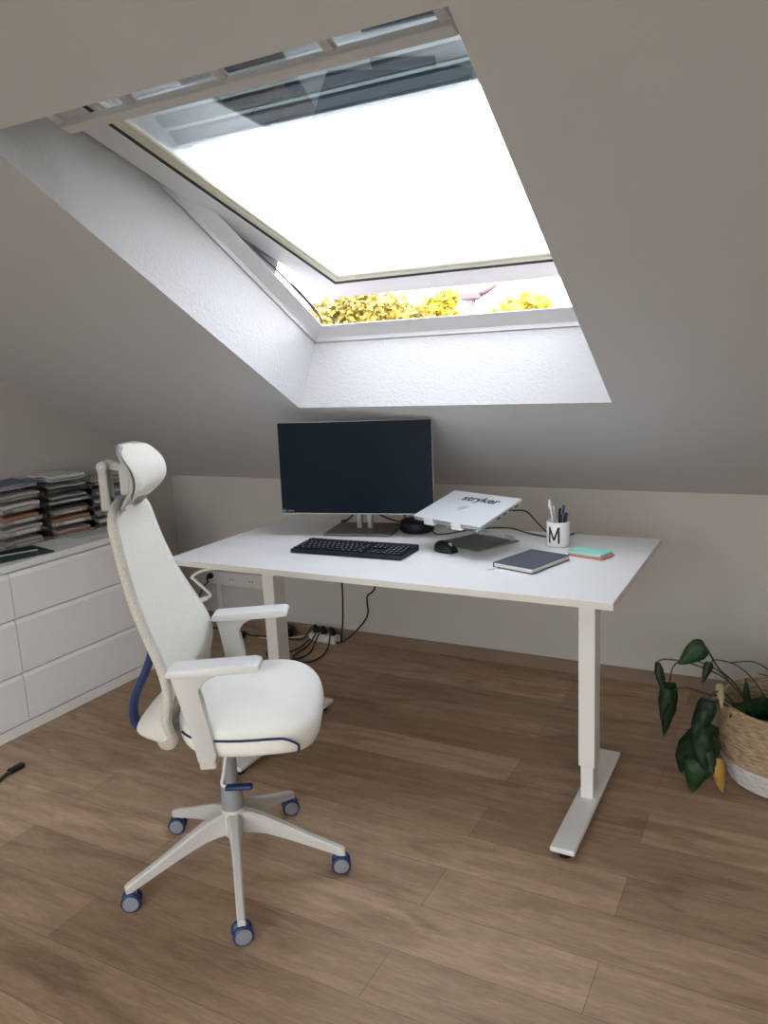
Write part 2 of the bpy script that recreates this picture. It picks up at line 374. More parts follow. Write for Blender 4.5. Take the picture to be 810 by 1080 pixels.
# back wall (behind the camera) with a wide unseen window, added for fill light
bx0, bx1, bz0, bz1 = -2.4, 1.8, 0.12, 2.45
bm = newbm()
box(bm, XL, bx0, YB-0.14, YB, 0, zr); box(bm, bx1, XR, YB-0.14, YB, 0, zr)
box(bm, bx0, bx1, YB-0.14, YB, 0, bz0); box(bm, bx0, bx1, YB-0.14, YB, bz1, zr)
obj('wall_back', bm, M['wall'], kind='structure')
bm = newbm()
for a_, b_ in ((bx0, bx0+0.06), (bx0+1.37, bx0+1.45), (bx0+2.75, bx0+2.83), (bx1-0.06, bx1)): box(bm, a_, b_, YB-0.12, YB-0.04, bz0, bz1, 0.004)
for a_, b_ in ((bz0, bz0+0.06), (bz1-0.06, bz1)): box(bm, bx0, bx1, YB-0.12, YB-0.04, a_, b_, 0.004)
w2 = obj('fill_window_2', bm, M['frame'], kind='structure')
bm = newbm(); box(bm, bx0+0.05, bx1-0.05, YB-0.084, YB-0.080, bz0+0.05, bz1-0.05); obj('glass_pane', bm, M['glass'], w2)

# sloped ceiling with the opening for the roof window
def shex(bm, x0, x1, tA, tB, n0=0.0, n1=0.36, tA1=None, tB1=None):
    tA1 = tA if tA1 is None else tA1; tB1 = tB if tB1 is None else tB1
    hexa(bm, [S(x0,tA,n0), S(x1,tA,n0), S(x1,tB,n0), S(x0,tB,n0), S(x0,tA1,n1), S(x1,tA1,n1), S(x1,tB1,n1), S(x0,tB1,n1)])
LIN = 0.004
bm = newbm()
shex(bm, XL, wx0-LIN, -1.1, TT+0.2); shex(bm, wx1+LIN, XR, -1.1, TT+0.2)
shex(bm, wx0-LIN, wx1+LIN, -1.1, wt0-LIN); shex(bm, wx0-LIN, wx1+LIN, wt1+LIN, TT+0.2, tA1=2.45)
rx0, rx1, ry0, ry1 = -1.0, 1.5, -2.1, -0.95      # unseen roof light added above and behind the camera to brighten the room
box(bm, XL, rx0, YB, yr, zr, zr+0.3); box(bm, rx1, XR, YB, yr, zr, zr+0.3); box(bm, rx0, rx1, YB, ry0, zr, zr+0.3); box(bm, rx0, rx1, ry1, yr, zr, zr+0.3)
obj('ceiling', bm, M['ceil'], kind='structure')
bm = newbm()
for a_, b_ in ((rx0, rx0+0.06), (0.5*(rx0+rx1)-0.03, 0.5*(rx0+rx1)+0.03), (rx1-0.06, rx1)): box(bm, a_, b_, ry0, ry1, zr+0.2, zr+0.28, 0.004)
for a_, b_ in ((ry0, ry0+0.06), (ry1-0.06, ry1)): box(bm, rx0, rx1, a_, b_, zr+0.2, zr+0.28, 0.004)
w3 = obj('fill_window_3', bm, M['frame'], kind='structure')
bm = newbm(); box(bm, rx0+0.05, rx1-0.05, ry0+0.05, ry1-0.05, zr+0.24, zr+0.244); obj('glass_pane', bm, M['glass'], w3)
# plastered reveal of the roof window: bottom, left, right, top (the top one flares upwards)
bm = newbm()
shex(bm, wx0-LIN, wx1+LIN, wt0-LIN, wt0, 0.0, WD)
shex(bm, wx0-LIN, wx0, wt0, wt1, 0.0, WD, tB1=2.40)
shex(bm, wx1, wx1+LIN, wt0, wt1, 0.0, WD, tB1=2.40)
shex(bm, wx0-LIN, wx1+LIN, wt1, wt1+LIN, 0.0, WD, tA1=2.40, tB1=2.40+LIN)
obj('trim_1', bm, M['plaster'], kind='structure')

# roof window: fixed frame, pivoting sash, control bar, roller shutter outside
W1 = bpy.data.objects.new('window_1', None); COL.objects.link(W1); W1['kind'] = 'structure'; W1.location = S((wx0+wx1)/2, wt0, WD)
bpy.context.view_layer.update()
W1inv = W1.matrix_world.inverted()
def wobj(name, bm, m, parent=W1, **k):
    bm.transform(W1inv); return obj(name, bm, m, parent, **k)
FT = 2.44
def fring(bm, prof, x0=wx0, x1=wx1, t0=wt0, t1=FT):
    """sweep a profile (inset, n) round the frame with mitred corners"""
    R_ = []
    for (i_, n_) in prof:
        R_.append([bm.verts.new(S(*q, n_)) for q in ((x0+i_, t0+i_), (x1-i_, t0+i_), (x1-i_, t1-i_), (x0+i_, t1-i_))])
    L_ = len(prof)
    for a_ in range(L_):
        A, B = R_[a_], R_[(a_+1) % L_]
        for k in range(4): bm.faces.new([A[k], A[(k+1)%4], B[(k+1)%4], B[k]])
bm = newbm(); fring(bm, [(0.0, WD+0.010), (0.004, WD+0.010), (0.005, WD+0.001), (0.006, 0.304), (0.012, 0.308), (0.060, 0.325), (0.056, 0.331), (0.0, 0.360)])
wobj('window_frame', bm, M['frame'])
bm = newbm()
for sx_ in (-1, 1):
    xs_ = wx0+0.0625 if sx_ < 0 else wx1-0.0625
    tube(bm, smooth_path([S(xs_, 1.36, 0.336), S(xs_-sx_*0.000, 1.10, 0.352), S(xs_, 0.94, 0.350), S(xs_, 0.884, 0.336)], 6), [0.0035]*6+[0.006]*7+[0.004]*6, 8)
wobj('weather_seal', bm, M['brown_seal'], smooth=True)
# sash frame of reference: l runs down from the pivot, the bottom swings outwards
PT, PN, PB = 1.6778, 0.3000, 0.2267
def A(x, l, n=0.0):
    """n grows outwards from the sash's room-side face"""
    t = PT - l*math.cos(PB) + n*math.sin(PB); nn = PN + l*math.sin(PB) + n*math.cos(PB)
    return S(x, t, nn)
ax0, ax1, al0, al1 = wx0+0.005, wx1-0.005, 0.918, -0.66
def sring(bm, x0, x1, lb, ltp, prof):
    """prof points: (x inset, bottom inset, top inset, n)"""
    R_ = []
    for (ix, ib, it, n_) in prof:
        R_.append([bm.verts.new(A(*q, n_)) for q in ((x0+ix, lb-ib), (x1-ix*0.8, lb-ib), (x1-ix*0.8, ltp+it), (x0+ix, ltp+it))])
    L_ = len(prof)
    for a_ in range(L_):
        P_, Q_ = R_[a_], R_[(a_+1) % L_]
        for k in range(4): bm.faces.new([P_[k], P_[(k+1)%4], Q_[(k+1)%4], Q_[k]])
bm = newbm()
sring(bm, ax0, ax1, al0, al1, [(0, 0, 0, 0.014), (0.003, 0.003, 0.003, 0.009), (0.017, 0.017, 0.017, 0.009), (0.0175, 0.0175, 0.0175, 0.014), (0.020, 0.020, 0.020, 0.014), (0.021, 0.021, 0.021, 0.0),
      (0.106, 0.150, 0.09, 0.0), (0.106, 0.150, 0.09, 0.055), (0, 0, 0, 0.055)])
sash = wobj('sash', bm, M['frame'])
bm = newbm(); sring(bm, ax0+0.106, ax1-0.085, al0-0.150, al1+0.09, [(0, 0, 0, 0.002), (0.007, 0.007, 0.007, 0.006), (0.007, 0.007, 0.007, 0.02), (0, 0, 0, 0.02)])
wobj('gasket', bm, M['gasket'], sash)
bm = newbm(); sring(bm, ax0+0.113, ax1-0.090, al0-0.157, al1+0.097, [(0, 0, 0, 0.008), (0.012, 0.012, 0.012, 0.012), (0.012, 0.012, 0.012, 0.016), (0.024, 0.024, 0.024, 0.019), (0.024, 0.024, 0.024, 0.026), (0, 0, 0, 0.026)])
wobj('glazing_bead', bm, M['frame_cream'], sash)
bm = newbm(); hexa(bm, [A(ax0+0.11, al0-0.15, 0.024), A(ax1-0.11, al0-0.15, 0.024), A(ax1-0.11, al1+0.09, 0.024), A(ax0+0.11, al1+0.09, 0.024),
                        A(ax0+0.11, al0-0.15, 0.028), A(ax1-0.11, al0-0.15, 0.028), A(ax1-0.11, al1+0.09, 0.028), A(ax0+0.11, al1+0.09, 0.028)])
wobj('glass_pane', bm, M['glass'], sash)
bm = newbm(); sring(bm, ax0-0.004, ax1+0.004, al0+0.012, al1, [(0, 0, 0, 0.056), (0.06, 0.06, 0.06, 0.056), (0.06, 0.06, 0.06, 0.07), (0, 0, 0, 0.07)])
wobj('outer_cladding', bm, M['alu'], sash)
# control bar across the top of the sash
bm = newbm()
def abox(bm, x0, x1, l0, l1, n0, n1):
    hexa(bm, [A(x0,l0,n0), A(x1,l0,n0), A(x1,l1,n0), A(x0,l1,n0), A(x0,l0,n1), A(x1,l0,n1), A(x1,l1,n1), A(x0,l1,n1)])
abox(bm, -1.672, -0.612, -0.464, -0.498, -0.066, -0.046)
br_ = wobj('control_bar', bm, M['bar'], bevel=0.004)
for xx in (-1.668, -1.43, -1.155, -0.88, -0.628):
    bm = newbm(); abox(bm, xx-0.012, xx+0.012, -0.48, -0.60, -0.056, -0.040); abox(bm, xx-0.012, xx+0.012, -0.575, -0.60, -0.05, 0.004)
    wobj('bar_bracket', bm, M['frame'], br_, bevel=0.003)
# roller shutter lowered a little way down on the outside
bm = newbm(); nt_ = 11
for k in range(nt_):
    t0 = 1.730 + k*0.062
    pr = [(t0, 0.465), (t0+0.010, 0.456), (t0+0.043, 0.456), (t0+0.053, 0.466), (t0+0.043, 0.476), (t0+0.010, 0.476)]
    prism(bm, pr, lambda p: S(wx0-0.02, p[0], p[1]), lambda p: S(wx1+0.02, p[0], p[1]))
sh = wobj('roller_shutter', bm, M['shutter'])
bm = newbm()
for k in range(nt_-1):
    t0 = 1.730 + k*0.062 + 0.0525
    prism(bm, [(t0, 0.459), (t0+0.010, 0.459), (t0+0.010, 0.472), (t0, 0.472)], lambda p: S(wx0-0.02, p[0], p[1]), lambda p: S(wx1+0.02, p[0], p[1]))
wobj('slat_hinge', bm, M['shutter_edge'], sh)
bm = newbm(); prism(bm, [(1.706, 0.458), (1.730, 0.454), (1.730, 0.478), (1.706, 0.476)], lambda p: S(wx0-0.02, p[0], p[1]), lambda p: S(wx1+0.02, p[0], p[1]))
wobj('bottom_rail', bm, M['alu'], sh)

for xa, xb in ((wx0-0.045, wx0-0.001), (wx1+0.001, wx1+0.045)):
    bm = newbm(); prism(bm, [(1.15, 0.37), (1.15, 0.49), (2.44, 0.49), (2.44, 0.37)], lambda p: S(xa, p[0], p[1]), lambda p: S(xb, p[0], p[1]))
    wobj('guide_rail', bm, M['alu'], sh)
# tiled roof outside
bm = newbm()
shex(bm, XL, wx0-0.05, -1.1, TT+0.2, 0.361, 0.385); shex(bm, wx1+0.05, XR, -1.1, TT+0.2, 0.361, 0.385)
shex(bm, wx0-0.05, wx1+0.05, -1.1, wt0-0.03, 0.361, 0.372); shex(bm, wx0-0.05, wx1+0.05, FT+0.02, TT+0.2, 0.361, 0.385)
obj('roof', bm, M['tiles'], kind='structure')

# skirting along the knee wall
bm = newbm()
prism(bm, [(YW, 0), (YW, 0.056), (YW-0.008, 0.056), (YW-0.015, 0.048), (YW-0.015, 0)], lambda p: (XL, p[0], p[1]), lambda p: (XR, p[0], p[1]))
obj('baseboard_front', bm, M['skirting'], kind='structure')

# outside: ground, trees, a roof vent
bm = newbm(); bmesh.ops.create_grid(bm, x_segments=8, y_segments=8, size=90, matrix=Matrix.Translation((0, 40, -4.6)))
for v in bm.verts: v.co.z += random.uniform(-0.15, 0.15)
obj('ground', bm, M['grass'], kind='structure')
def tree(loc, base_z, top_z, lobes, mleaf, nleaf, label):
    t = thing('tree', label, 'tree', (loc[0], loc[1], base_z), 0, 'trees beyond the roof window')
    bm = newbm(); H = top_z - base_z
    tube(bm, smooth_path([(0,0,-1.3), (0.05,0.03,H*0.25), (-0.05,0.05,H*0.5), (0.05,0,H*0.82)], 4), [0.20-0.010*i for i in range(13)], 9)
    for (lx, ly, lz, lr) in lobes:
        tube(bm, smooth_path([(0,0,H*0.42), (lx*0.4, ly*0.4, H*0.42+(lz-H*0.42)*0.55), (lx, ly, lz)], 4), [0.10-0.009*i for i in range(9)], 6)
    obj('trunk', bm, M['bark'], t, smooth=True)
    bm = newbm()
    for (lx, ly, lz, lr) in lobes:
        for k in range(nleaf):
            u = Vector((random.gauss(0,1), random.gauss(0,1), random.gauss(0,1))).normalized() * lr * random.uniform(0.35, 1.08)
            u.z *= 0.8
            c_ = Vector((lx, ly, lz)) + u
            a_ = Vector((random.gauss(0,1), random.gauss(0,1), random.gauss(0,1))).normalized(); b_ = a_.orthogonal().normalized()
            s_ = random.uniform(0.07, 0.14)
            bm.faces.new([bm.verts.new(c_ + a_*s_), bm.verts.new(c_ + b_*s_*0.6), bm.verts.new(c_ - a_*s_), bm.verts.new(c_ - b_*s_*0.6)])
    obj('crown', bm, mleaf, t, recalc=False)
GZ = -4.5
def on_ray(u, v, D): return (u*D, v*D)
x_, y_ = on_ray(-0.490, 0.872, 22.0)
tree((x_, y_), GZ+0.80, 3.4, [(-0.9,0,6.25,0.75), (0.0,0.2,6.55,0.75), (0.8,0,6.3,0.7), (1.5,0.1,6.05,0.6), (-0.3,-0.3,5.5,1.0), (0.9,0.1,5.4,0.9)], M['tree_leaf'], 620, 'broad golden-green tree at the left end of the window gap')
x_, y_ = on_ray(-0.408, 0.912, 26.0)
tree((x_, y_), GZ+1.15, 3.7, [(-0.5,0,6.1,0.42), (0.05,0,6.35,0.5), (0.4,0.1,6.6,0.36), (-0.1,0.2,5.6,0.7), (0.5,0,5.9,0.5)], M['tree_leaf_yellow'], 420, 'thin yellow tree behind the roof vent, middle of the window gap')
x_, y_ = on_ray(-0.325, 0.946, 19.0)
tree((x_, y_), GZ+0.42, 2.95, [(-0.45,0,6.05,0.5), (0.1,0,6.35,0.55), (0.55,0.1,6.5,0.42), (0.9,0,6.1,0.35), (0.1,0.2,5.6,0.75)], M['tree_leaf_yellow'], 440, 'yellow leafy tree right of the roof vent')
t = thing('roof_vent', 'mauve-grey vent pipe with a slanting hood outside the roof window', 'vent pipe', (-1.545, 3.915, 0.975))
bm = newbm(); lathe(bm, [(0.0, -0.15), (0.03, -0.15), (0.03, 0.64), (0.024, 0.66), (0.024, 0.72), (0, 0.72)], 16); smooth_angle(obj('pipe', bm, M['vent'], t))
bm = newbm(); box(bm, -0.055, 0.055, -0.03, 0.03, 0.715, 0.755, 0.008); obj('cap', bm, M['vent'], t)
bm = newbm(); tube(bm, [(0.02, 0, 0.735), (0.07, 0, 0.752), (0.135, 0.0, 0.785)], [0.016, 0.02, 0.017], 10); obj('hood_arm', bm, M['vent'], t, smooth=True)

# ================================================================== DESK
DZ = 0.7307; dX0, dX1, dY0, dY1 = -2.0318, -0.4318, 2.0712, 2.8712
desk = thing('desk', 'white height-adjustable desk with crank handle under the roof window', 'desk', ((dX0+dX1)/2, (dY0+dY1)/2, 0))
ox, oy = desk.location.x, desk.location.y
bm = newbm(); box(bm, dX0-ox, dX1-ox, dY0-oy, dY1-oy, DZ-0.0018, DZ, 0.0008, 1); box(bm, dX0-ox, dX1-ox, dY0-oy, dY1-oy, DZ-0.021, DZ-0.0018)
top = obj('desktop', bm, M['desk'], desk)
bm = newbm()
for (a_, b_, c_, d_) in ((dX0-0.0012, dX1+0.0012, dY0-0.0012, dY0), (dX0-0.0012, dX1+0.0012, dY1, dY1+0.0012), (dX0-0.0012, dX0, dY0, dY1), (dX1, dX1+0.0012, dY0, dY1)):
    box(bm, a_-ox, b_-ox, c_-oy, d_-oy, DZ-0.021, DZ-0.0015)
obj('edge_band', bm, M['desk_edge'], top, label='beige edge band')
for lx in (-1.702, -0.541):
    bm = newbm(); box(bm, lx-0.025-ox, lx+0.025-ox, 2.23-oy, 2.30-oy, 0.145, DZ-0.022, 0.003); leg = obj('leg', bm, M['white_metal'], desk)
    bm = newbm(); box(bm, lx-0.0195-ox, lx+0.0195-ox, 2.236-oy, 2.294-oy, 0.036, 0.16, 0.003); obj('inner_column', bm, M['white_metal'], leg)
    bm = newbm(); box(bm, lx-0.036-ox, lx+0.036-ox, 1.95-oy, 2.57-oy, 0.022, 0.039, 0.006, 3); ft = obj('foot', bm, M['white_metal'], desk)
    bm = newbm()
    for yy in (1.985, 2.535): lathe(bm, [(0, 0), (0.018, 0), (0.018, 0.012), (0.008, 0.014), (0.008, 0.024), (0, 0.024)], 16, Matrix.Translation((lx-ox, yy-oy, 0)))
    obj_split('leveller', bm, M['black'], ft)
    bm = newbm(); box(bm, lx-0.03-ox, lx+0.03-ox, 2.235-oy, 2.80-oy, DZ-0.034, DZ-0.0215, 0.002); obj('bearer', bm, M['white_metal'], desk)
bm = newbm()
for yy in (2.36, 2.46): box(bm, -1.68-ox, -0.56-ox, yy-oy, yy+0.03-oy, DZ-0.045, DZ-0.0225, 0.002)
obj_split('cross_rail', bm, M['white_metal'], desk)
bm = newbm(); tube(bm, smooth_path([(-1.80-ox, 2.16-oy, 0.700), (-1.905-ox, 2.125-oy, 0.684), (-1.958-ox, 2.118-oy, 0.656), (-1.945-ox, 2.118-oy, 0.645), (-1.885-ox, 2.118-oy, 0.603), (-1.880-ox, 2.118-oy, 0.590), (-1.905-ox, 2.118-oy, 0.580)], 4), 0.0055, 10)
ck = obj('crank_handle', bm, M['white_metal'], desk, smooth=True)
bm = newbm(); tube(bm, [(-1.895-ox, 2.118-oy, 0.584), (-1.90-ox, 2.118-oy, 0.581), (-1.99-ox, 2.118-oy, 0.540), (-1.995-ox, 2.118-oy, 0.538)], [0.006, 0.0095, 0.0095, 0.006], 12); obj('grip', bm, M['white_metal'], ck, smooth=True)

# ================================================================== OFFICE CHAIR
ch = thing('office_chair', 'white high-back swivel chair with headrest and blue details by the desk', 'office chair', (-1.363, 1.55, 0), math.radians(29))
bm = newbm(); lathe(bm, [(0, 0.115), (0.030, 0.115), (0.036, 0.130), (0.038, 0.178), (0.032, 0.196), (0.0, 0.196)], 28); smooth_angle(obj('hub', bm, M['chair_plastic'], ch))
for a0 in (-121.6, -49.6, 22.4, 94.4, 166.4):
    a_ = math.radians(a0-29); R_ = Matrix.Rotation(a_, 4, 'Z')
    bm = newbm(); rings = []
    for (r_, zt, zb, hw) in ((0.022, 0.190, 0.128, 0.021), (0.055, 0.184, 0.126, 0.0165), (0.09, 0.172, 0.122, 0.0138), (0.15, 0.144, 0.104, 0.0122), (0.22, 0.110, 0.080, 0.0112), (0.298, 0.077, 0.052, 0.0105), (0.310, 0.070, 0.052, 0.0095)):
        rings.append([bm.verts.new((r_, s_*hw*k_, z_)) for s_, z_, k_ in ((-1, zb, 1), (1, zb, 1), (1, zt-0.006, 1), (1, zt, 0.6), (-1, zt, 0.6), (-1, zt-0.006, 1))])
    for P_, Q_ in zip(rings, rings[1:]):
        for k in range(6): bm.faces.new([P_[k], P_[(k+1)%6], Q_[(k+1)%6], Q_[k]])
    bm.faces.new(rings[0]); bm.faces.new(rings[-1])
    bm.transform(R_); smooth_angle(obj('base_leg', bm, M['chair_plastic'], ch), 35)
    # castor, swivelled a little
    T_ = R_ @ Matrix.Translation((0.297, 0, 0)) @ Matrix.Rotation(math.radians(41-a0+random.uniform(-14, 14)) , 4, 'Z')
    bm = newbm(); lathe(bm, [(0, 0.034), (0.007, 0.034), (0.007, 0.065), (0, 0.065)], 12, T_)
    t_ = bmesh.new()
    rx = Matrix.Rotation(PI/2, 4, 'X')
    for s_ in (-1, 1):
        lathe(t_, [(0, -0.009), (0.0205, -0.009), (0.0228, -0.006), (0.0228, 0.006), (0.0205, 0.009), (0, 0.0108)] if s_ < 0 else [(0, -0.0108), (0.0205, -0.009), (0.0228, -0.006), (0.0228, 0.006), (0.0205, 0.009), (0, 0.009)], 20, Matrix.Translation((0, s_*0.0125, 0.0262)) @ rx)
    box(t_, -0.010, 0.016, -0.0045, 0.0045, 0.018, 0.050, 0.002)
    merge(bm, t_, T_)
    cs = smooth_angle(obj('caster', bm, M['wheel_grey'], ch))
    bm = newbm(); t_ = bmesh.new()
    for s_ in (-1, 1):
        lathe(t_, [(0.0212, -0.0085), (0.0235, -0.0075), (0.0262, -0.0045), (0.0262, 0.0045), (0.0235, 0.0075), (0.0212, 0.0085), (0.0212, -0.0085)], 24, Matrix.Translation((0, s_*0.0125, 0.0262)) @ rx)
    merge(bm, t_, T_); smooth_angle(obj('tyre', bm, M['blue'], cs, label='blue rubber tyres'))
bm = newbm(); lathe(bm, [(0, 0.16), (0.031, 0.16), (0.031, 0.215), (0.028, 0.275), (0.0, 0.275)], 24); col = smooth_angle(obj('lift_sleeve', bm, M['steel_sleeve'], ch))
bm = newbm(); lathe(bm, [(0, 0.27), (0.0205, 0.27), (0.0205, 0.36), (0, 0.36)], 20); smooth_angle(obj('gas_lift', bm, M['steel_sleeve'], ch))
bm = newbm(); box(bm, -0.07, 0.08, -0.05, 0.05, 0.385, 0.455, 0.014, 3); box(bm, -0.195, 0.02, -0.03, 0.03, 0.425, 0.455, 0.010, 2); obj('tilt_mechanism', bm, M['grey_shell'], ch)
bm = newbm(); tube(bm, smooth_path([(0.01, -0.045, 0.41), (0.0, -0.075, 0.34), (-0.004, -0.09, 0.315), (0.010, -0.095, 0.308)], 4), 0.005, 8); lv = obj('lever', bm, M['chair_white'], ch, smooth=True)
bm = newbm(); box(bm, 0.004, 0.078, -0.106, -0.084, 0.300, 0.314, 0.006, 3); obj('lever_grip', bm, M['blue'], lv, label='blue lever grip')
bm = newbm(); tube(bm, [(0.03, 0.045, 0.41), (0.04, 0.12, 0.41), (0.045, 0.2, 0.405)], 0.006, 8); lv2 = obj('lever', bm, M['chair_white'], ch, smooth=True)
bm = newbm(); box(bm, 0.03, 0.085, 0.19, 0.215, 0.398, 0.412, 0.006, 3); obj('lever_grip', bm, M['blue'], lv2, label='blue lever grip')

# seat cushion: superellipse outline, domed top with waterfall front
def seat_pt(u, s):
    """u = angle round the outline, s = 0 centre .. 1 edge"""
    hx, hy, cx, ex = 0.184, 0.247, 0.085, 3.2
    cu_, su = math.cos(u), math.sin(u)
    x = math.copysign(abs(cu_)**(2/ex), cu_)*hx; y = math.copysign(abs(su)**(2/ex), su)*hy
    return cx + x*s, y*s*(1 - 0.06*max(0, -cu_))
def seat_top(x, y):
    z = 0.548 - 0.012*(abs(y)/0.247)**4 + 0.008*math.cos(min(1, abs(y)/0.25)*PI)*0.5
    f = max(0.0, (x-0.14)/0.13); z -= 0.045*f*f
    return z
NU = 56
bm = newbm(); rows = []
spec = [(s, None) for s in (0.25, 0.5, 0.7, 0.84, 0.93)] + [(0.975, -0.006), (1.0, -0.022), (1.0, -0.045), (0.975, -0.066), (0.90, -0.078), (0.5, -0.085)]
ctr = bm.verts.new((0.085, 0, seat_top(0.085, 0)))
for s, dz in spec:
    row = []
    for k in range(NU):
        x, y = seat_pt(2*PI*k/NU, s); z = seat_top(x, y) + (dz or 0)
        row.append(bm.verts.new((x, y, z)))
    rows.append(row)
for k in range(NU): bm.faces.new([ctr, rows[0][k], rows[0][(k+1)%NU]])
for P_, Q_ in zip(rows, rows[1:]):
    for k in range(NU): bm.faces.new([P_[k], P_[(k+1)%NU], Q_[(k+1)%NU], Q_[k]])
bm.faces.new(rows[-1][::-1])
seat = obj('seat', bm, M['chair_seat'], ch, smooth=True, sub=1)
# piping: along both sides, dipping at the front corners
for sg in (-1, 1):
    pts = []
    for x in [-0.070+0.02*i for i in range(14)]:
        hy = 0.247*(max(0.0, 1-abs((x-0.085)/0.184)**3.2))**(1/3.2)*(1-0.06*max(0, (0.085-x)/0.184))
        pts.append((x, sg*(hy+0.0015), seat_top(x, 0.247)-0.018))
    pts += [(0.214, sg*0.2335, 0.497), (0.224, sg*0.224, 0.482), (0.220, sg*0.217, 0.462)]
    bm = newbm(); tube(bm, smooth_path(pts, 2), 0.0032, 8); obj('piping', bm, M['navy_piping'], seat, smooth=True, label='navy piping')
bm = newbm(); box(bm, -0.06, 0.14, -0.13, 0.13, 0.448, 0.474, 0.010, 3); obj('seat_pan', bm, M['grey_shell'], ch)

# backrest: profile x(z), half width w(z)
def interp(tab, z):
    if z <= tab[0][0]: return tab[0][1]
    for (a_, va), (b_, vb) in zip(tab, tab[1:]):
        if z <= b_:
            t_ = (z-a_)/(b_-a_); return va + (vb-va)*t_
    return tab[-1][1]
def interp_s(tab, z):
    return (interp(tab, z-0.03) + interp(tab, z-0.015) + interp(tab, z)*2 + interp(tab, z+0.015) + interp(tab, z+0.03))/6
BX = [(0.445, -0.222), (0.47, -0.212), (0.50, -0.190), (0.54, -0.142), (0.58, -0.105), (0.61, -0.088), (0.65, -0.084), (0.70, -0.096), (0.76, -0.122), (0.85, -0.157), (0.94, -0.180), (1.03, -0.197), (1.10, -0.207)]
BW = [(0.445, 0.150), (0.50, 0.205), (0.54, 0.228), (0.58, 0.243), (0.63, 0.247), (0.68, 0.237), (0.72, 0.226), (0.78, 0.210), (0.86, 0.188), (0.94, 0.166), (1.02, 0.150), (1.10, 0.138)]
def back_w(z):
    w_ = interp_s(BW, z)
    if z > 1.015: w_ *= max(0.0, 1-((z-1.015)/0.062)**2.8)**(1/2.8) if z < 1.077 else 0.0
    if z < 0.50: w_ *= max(0.0, 1-((0.50-z)/0.052)**2.4)**(1/2.4) if z > 0.448 else 0.0
    return w_
zs = [0.4485, 0.450, 0.454, 0.462, 0.474, 0.488] + [0.505+0.0222*i for i in range(23)] + [1.008, 1.018, 1.03, 1.045, 1.058, 1.068, 1.073, 1.0765]
NB = 18
def back_grid(off, wmul=1.0):
    g = []
    for z in zs:
        w_ = max(0.012, back_w(z))*wmul; row = []
        for k in range(NB+1):
            y = -1+2*k/NB
            cv = 0.018*(w_/0.23) + 0.095*math.exp(-((z-0.49)/0.062)**2)
            x = interp_s(BX, z) + cv*(abs(y)**2.6)
            row.append(Vector((x+off, y*w_, z)))
        g.append(row)
    return g
def sheet(bm, F_, B_):
    nz, ny = len(F_), len(F_[0])
    VF = [[bm.verts.new(p) for p in r_] for r_ in F_]; VB = [[bm.verts.new(p) for p in r_] for r_ in B_]
    for i in range(nz-1):
        for k in range(ny-1):
            bm.faces.new([VF[i][k], VF[i][k+1], VF[i+1][k+1], VF[i+1][k]]); bm.faces.new([VB[i][k], VB[i+1][k], VB[i+1][k+1], VB[i][k+1]])
    per = [(0, k) for k in range(ny)] + [(i, ny-1) for i in range(1, nz)] + [(nz-1, k) for k in range(ny-2, -1, -1)] + [(i, 0) for i in range(nz-2, 0, -1)]
    for p_, q_ in zip(per, per[1:]+per[:1]):
        bm.faces.new([VF[p_[0]][p_[1]], VB[p_[0]][p_[1]], VB[q_[0]][q_[1]], VF[q_[0]][q_[1]]])
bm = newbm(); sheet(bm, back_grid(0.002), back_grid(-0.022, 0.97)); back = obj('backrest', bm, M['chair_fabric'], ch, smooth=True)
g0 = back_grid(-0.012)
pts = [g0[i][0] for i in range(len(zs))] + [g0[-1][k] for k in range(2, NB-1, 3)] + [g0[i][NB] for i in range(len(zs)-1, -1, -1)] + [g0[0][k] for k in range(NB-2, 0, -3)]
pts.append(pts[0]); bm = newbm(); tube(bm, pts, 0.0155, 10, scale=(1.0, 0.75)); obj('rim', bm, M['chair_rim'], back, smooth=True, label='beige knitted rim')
# blue spine behind the back
bm = newbm(); pth = smooth_path([(-0.10, 0, 0.442), (-0.190, 0, 0.440), (-0.242, 0, 0.462), (-0.240, 0, 0.53), (-0.196, 0, 0.62), (-0.178, 0, 0.68), (-0.182, 0, 0.78), (-0.212, 0, 0.90), (-0.232, 0, 1.0), (-0.250, 0, 1.085)], 5)
tube(bm, pth, 0.011, 12, scale=(1.0, 2.2)); obj('back_post', bm, M['blue'], ch, smooth=True, label='deep blue spine')
# headrest: grey bracket, shell, cushion
bm = newbm(); box(bm, -0.262, -0.238, -0.026, -0.010, 1.062, 1.170, 0.005); box(bm, -0.262, -0.238, 0.010, 0.026, 1.062, 1.170, 0.005); box(bm, -0.263, -0.237, -0.026, 0.026, 1.055, 1.08, 0.005)
hb = obj('headrest_bracket', bm, M['headgrey'], ch)
bm = newbm(); tube(bm, [(-0.248, -0.031, 1.170), (-0.248, 0.031, 1.170)], 0.013, 16); obj('pivot', bm, M['headgrey'], hb, smooth=False)
bm = newbm(); tube(bm, [(-0.248, -0.034, 1.170), (-0.248, 0.034, 1.170)], 0.005, 12); obj('pivot_bolt', bm, M['chair_white'], hb, smooth=True)
bm = newbm(); prism(bm, [(-0.255, 1.165), (-0.175, 1.150), (-0.175, 1.172), (-0.245, 1.182)], lambda p: (p[0], -0.011, p[1]), lambda p: (p[0], 0.011, p[1])); obj('tilt_arm', bm, M['headgrey'], hb)
HZ0, HZ1 = 1.082, 1.222
HP = [(1.062, -0.212), (1.082, -0.182), (1.10, -0.163), (1.125, -0.151), (1.15, -0.150), (1.175, -0.158), (1.20, -0.178), (1.222, -0.206)]
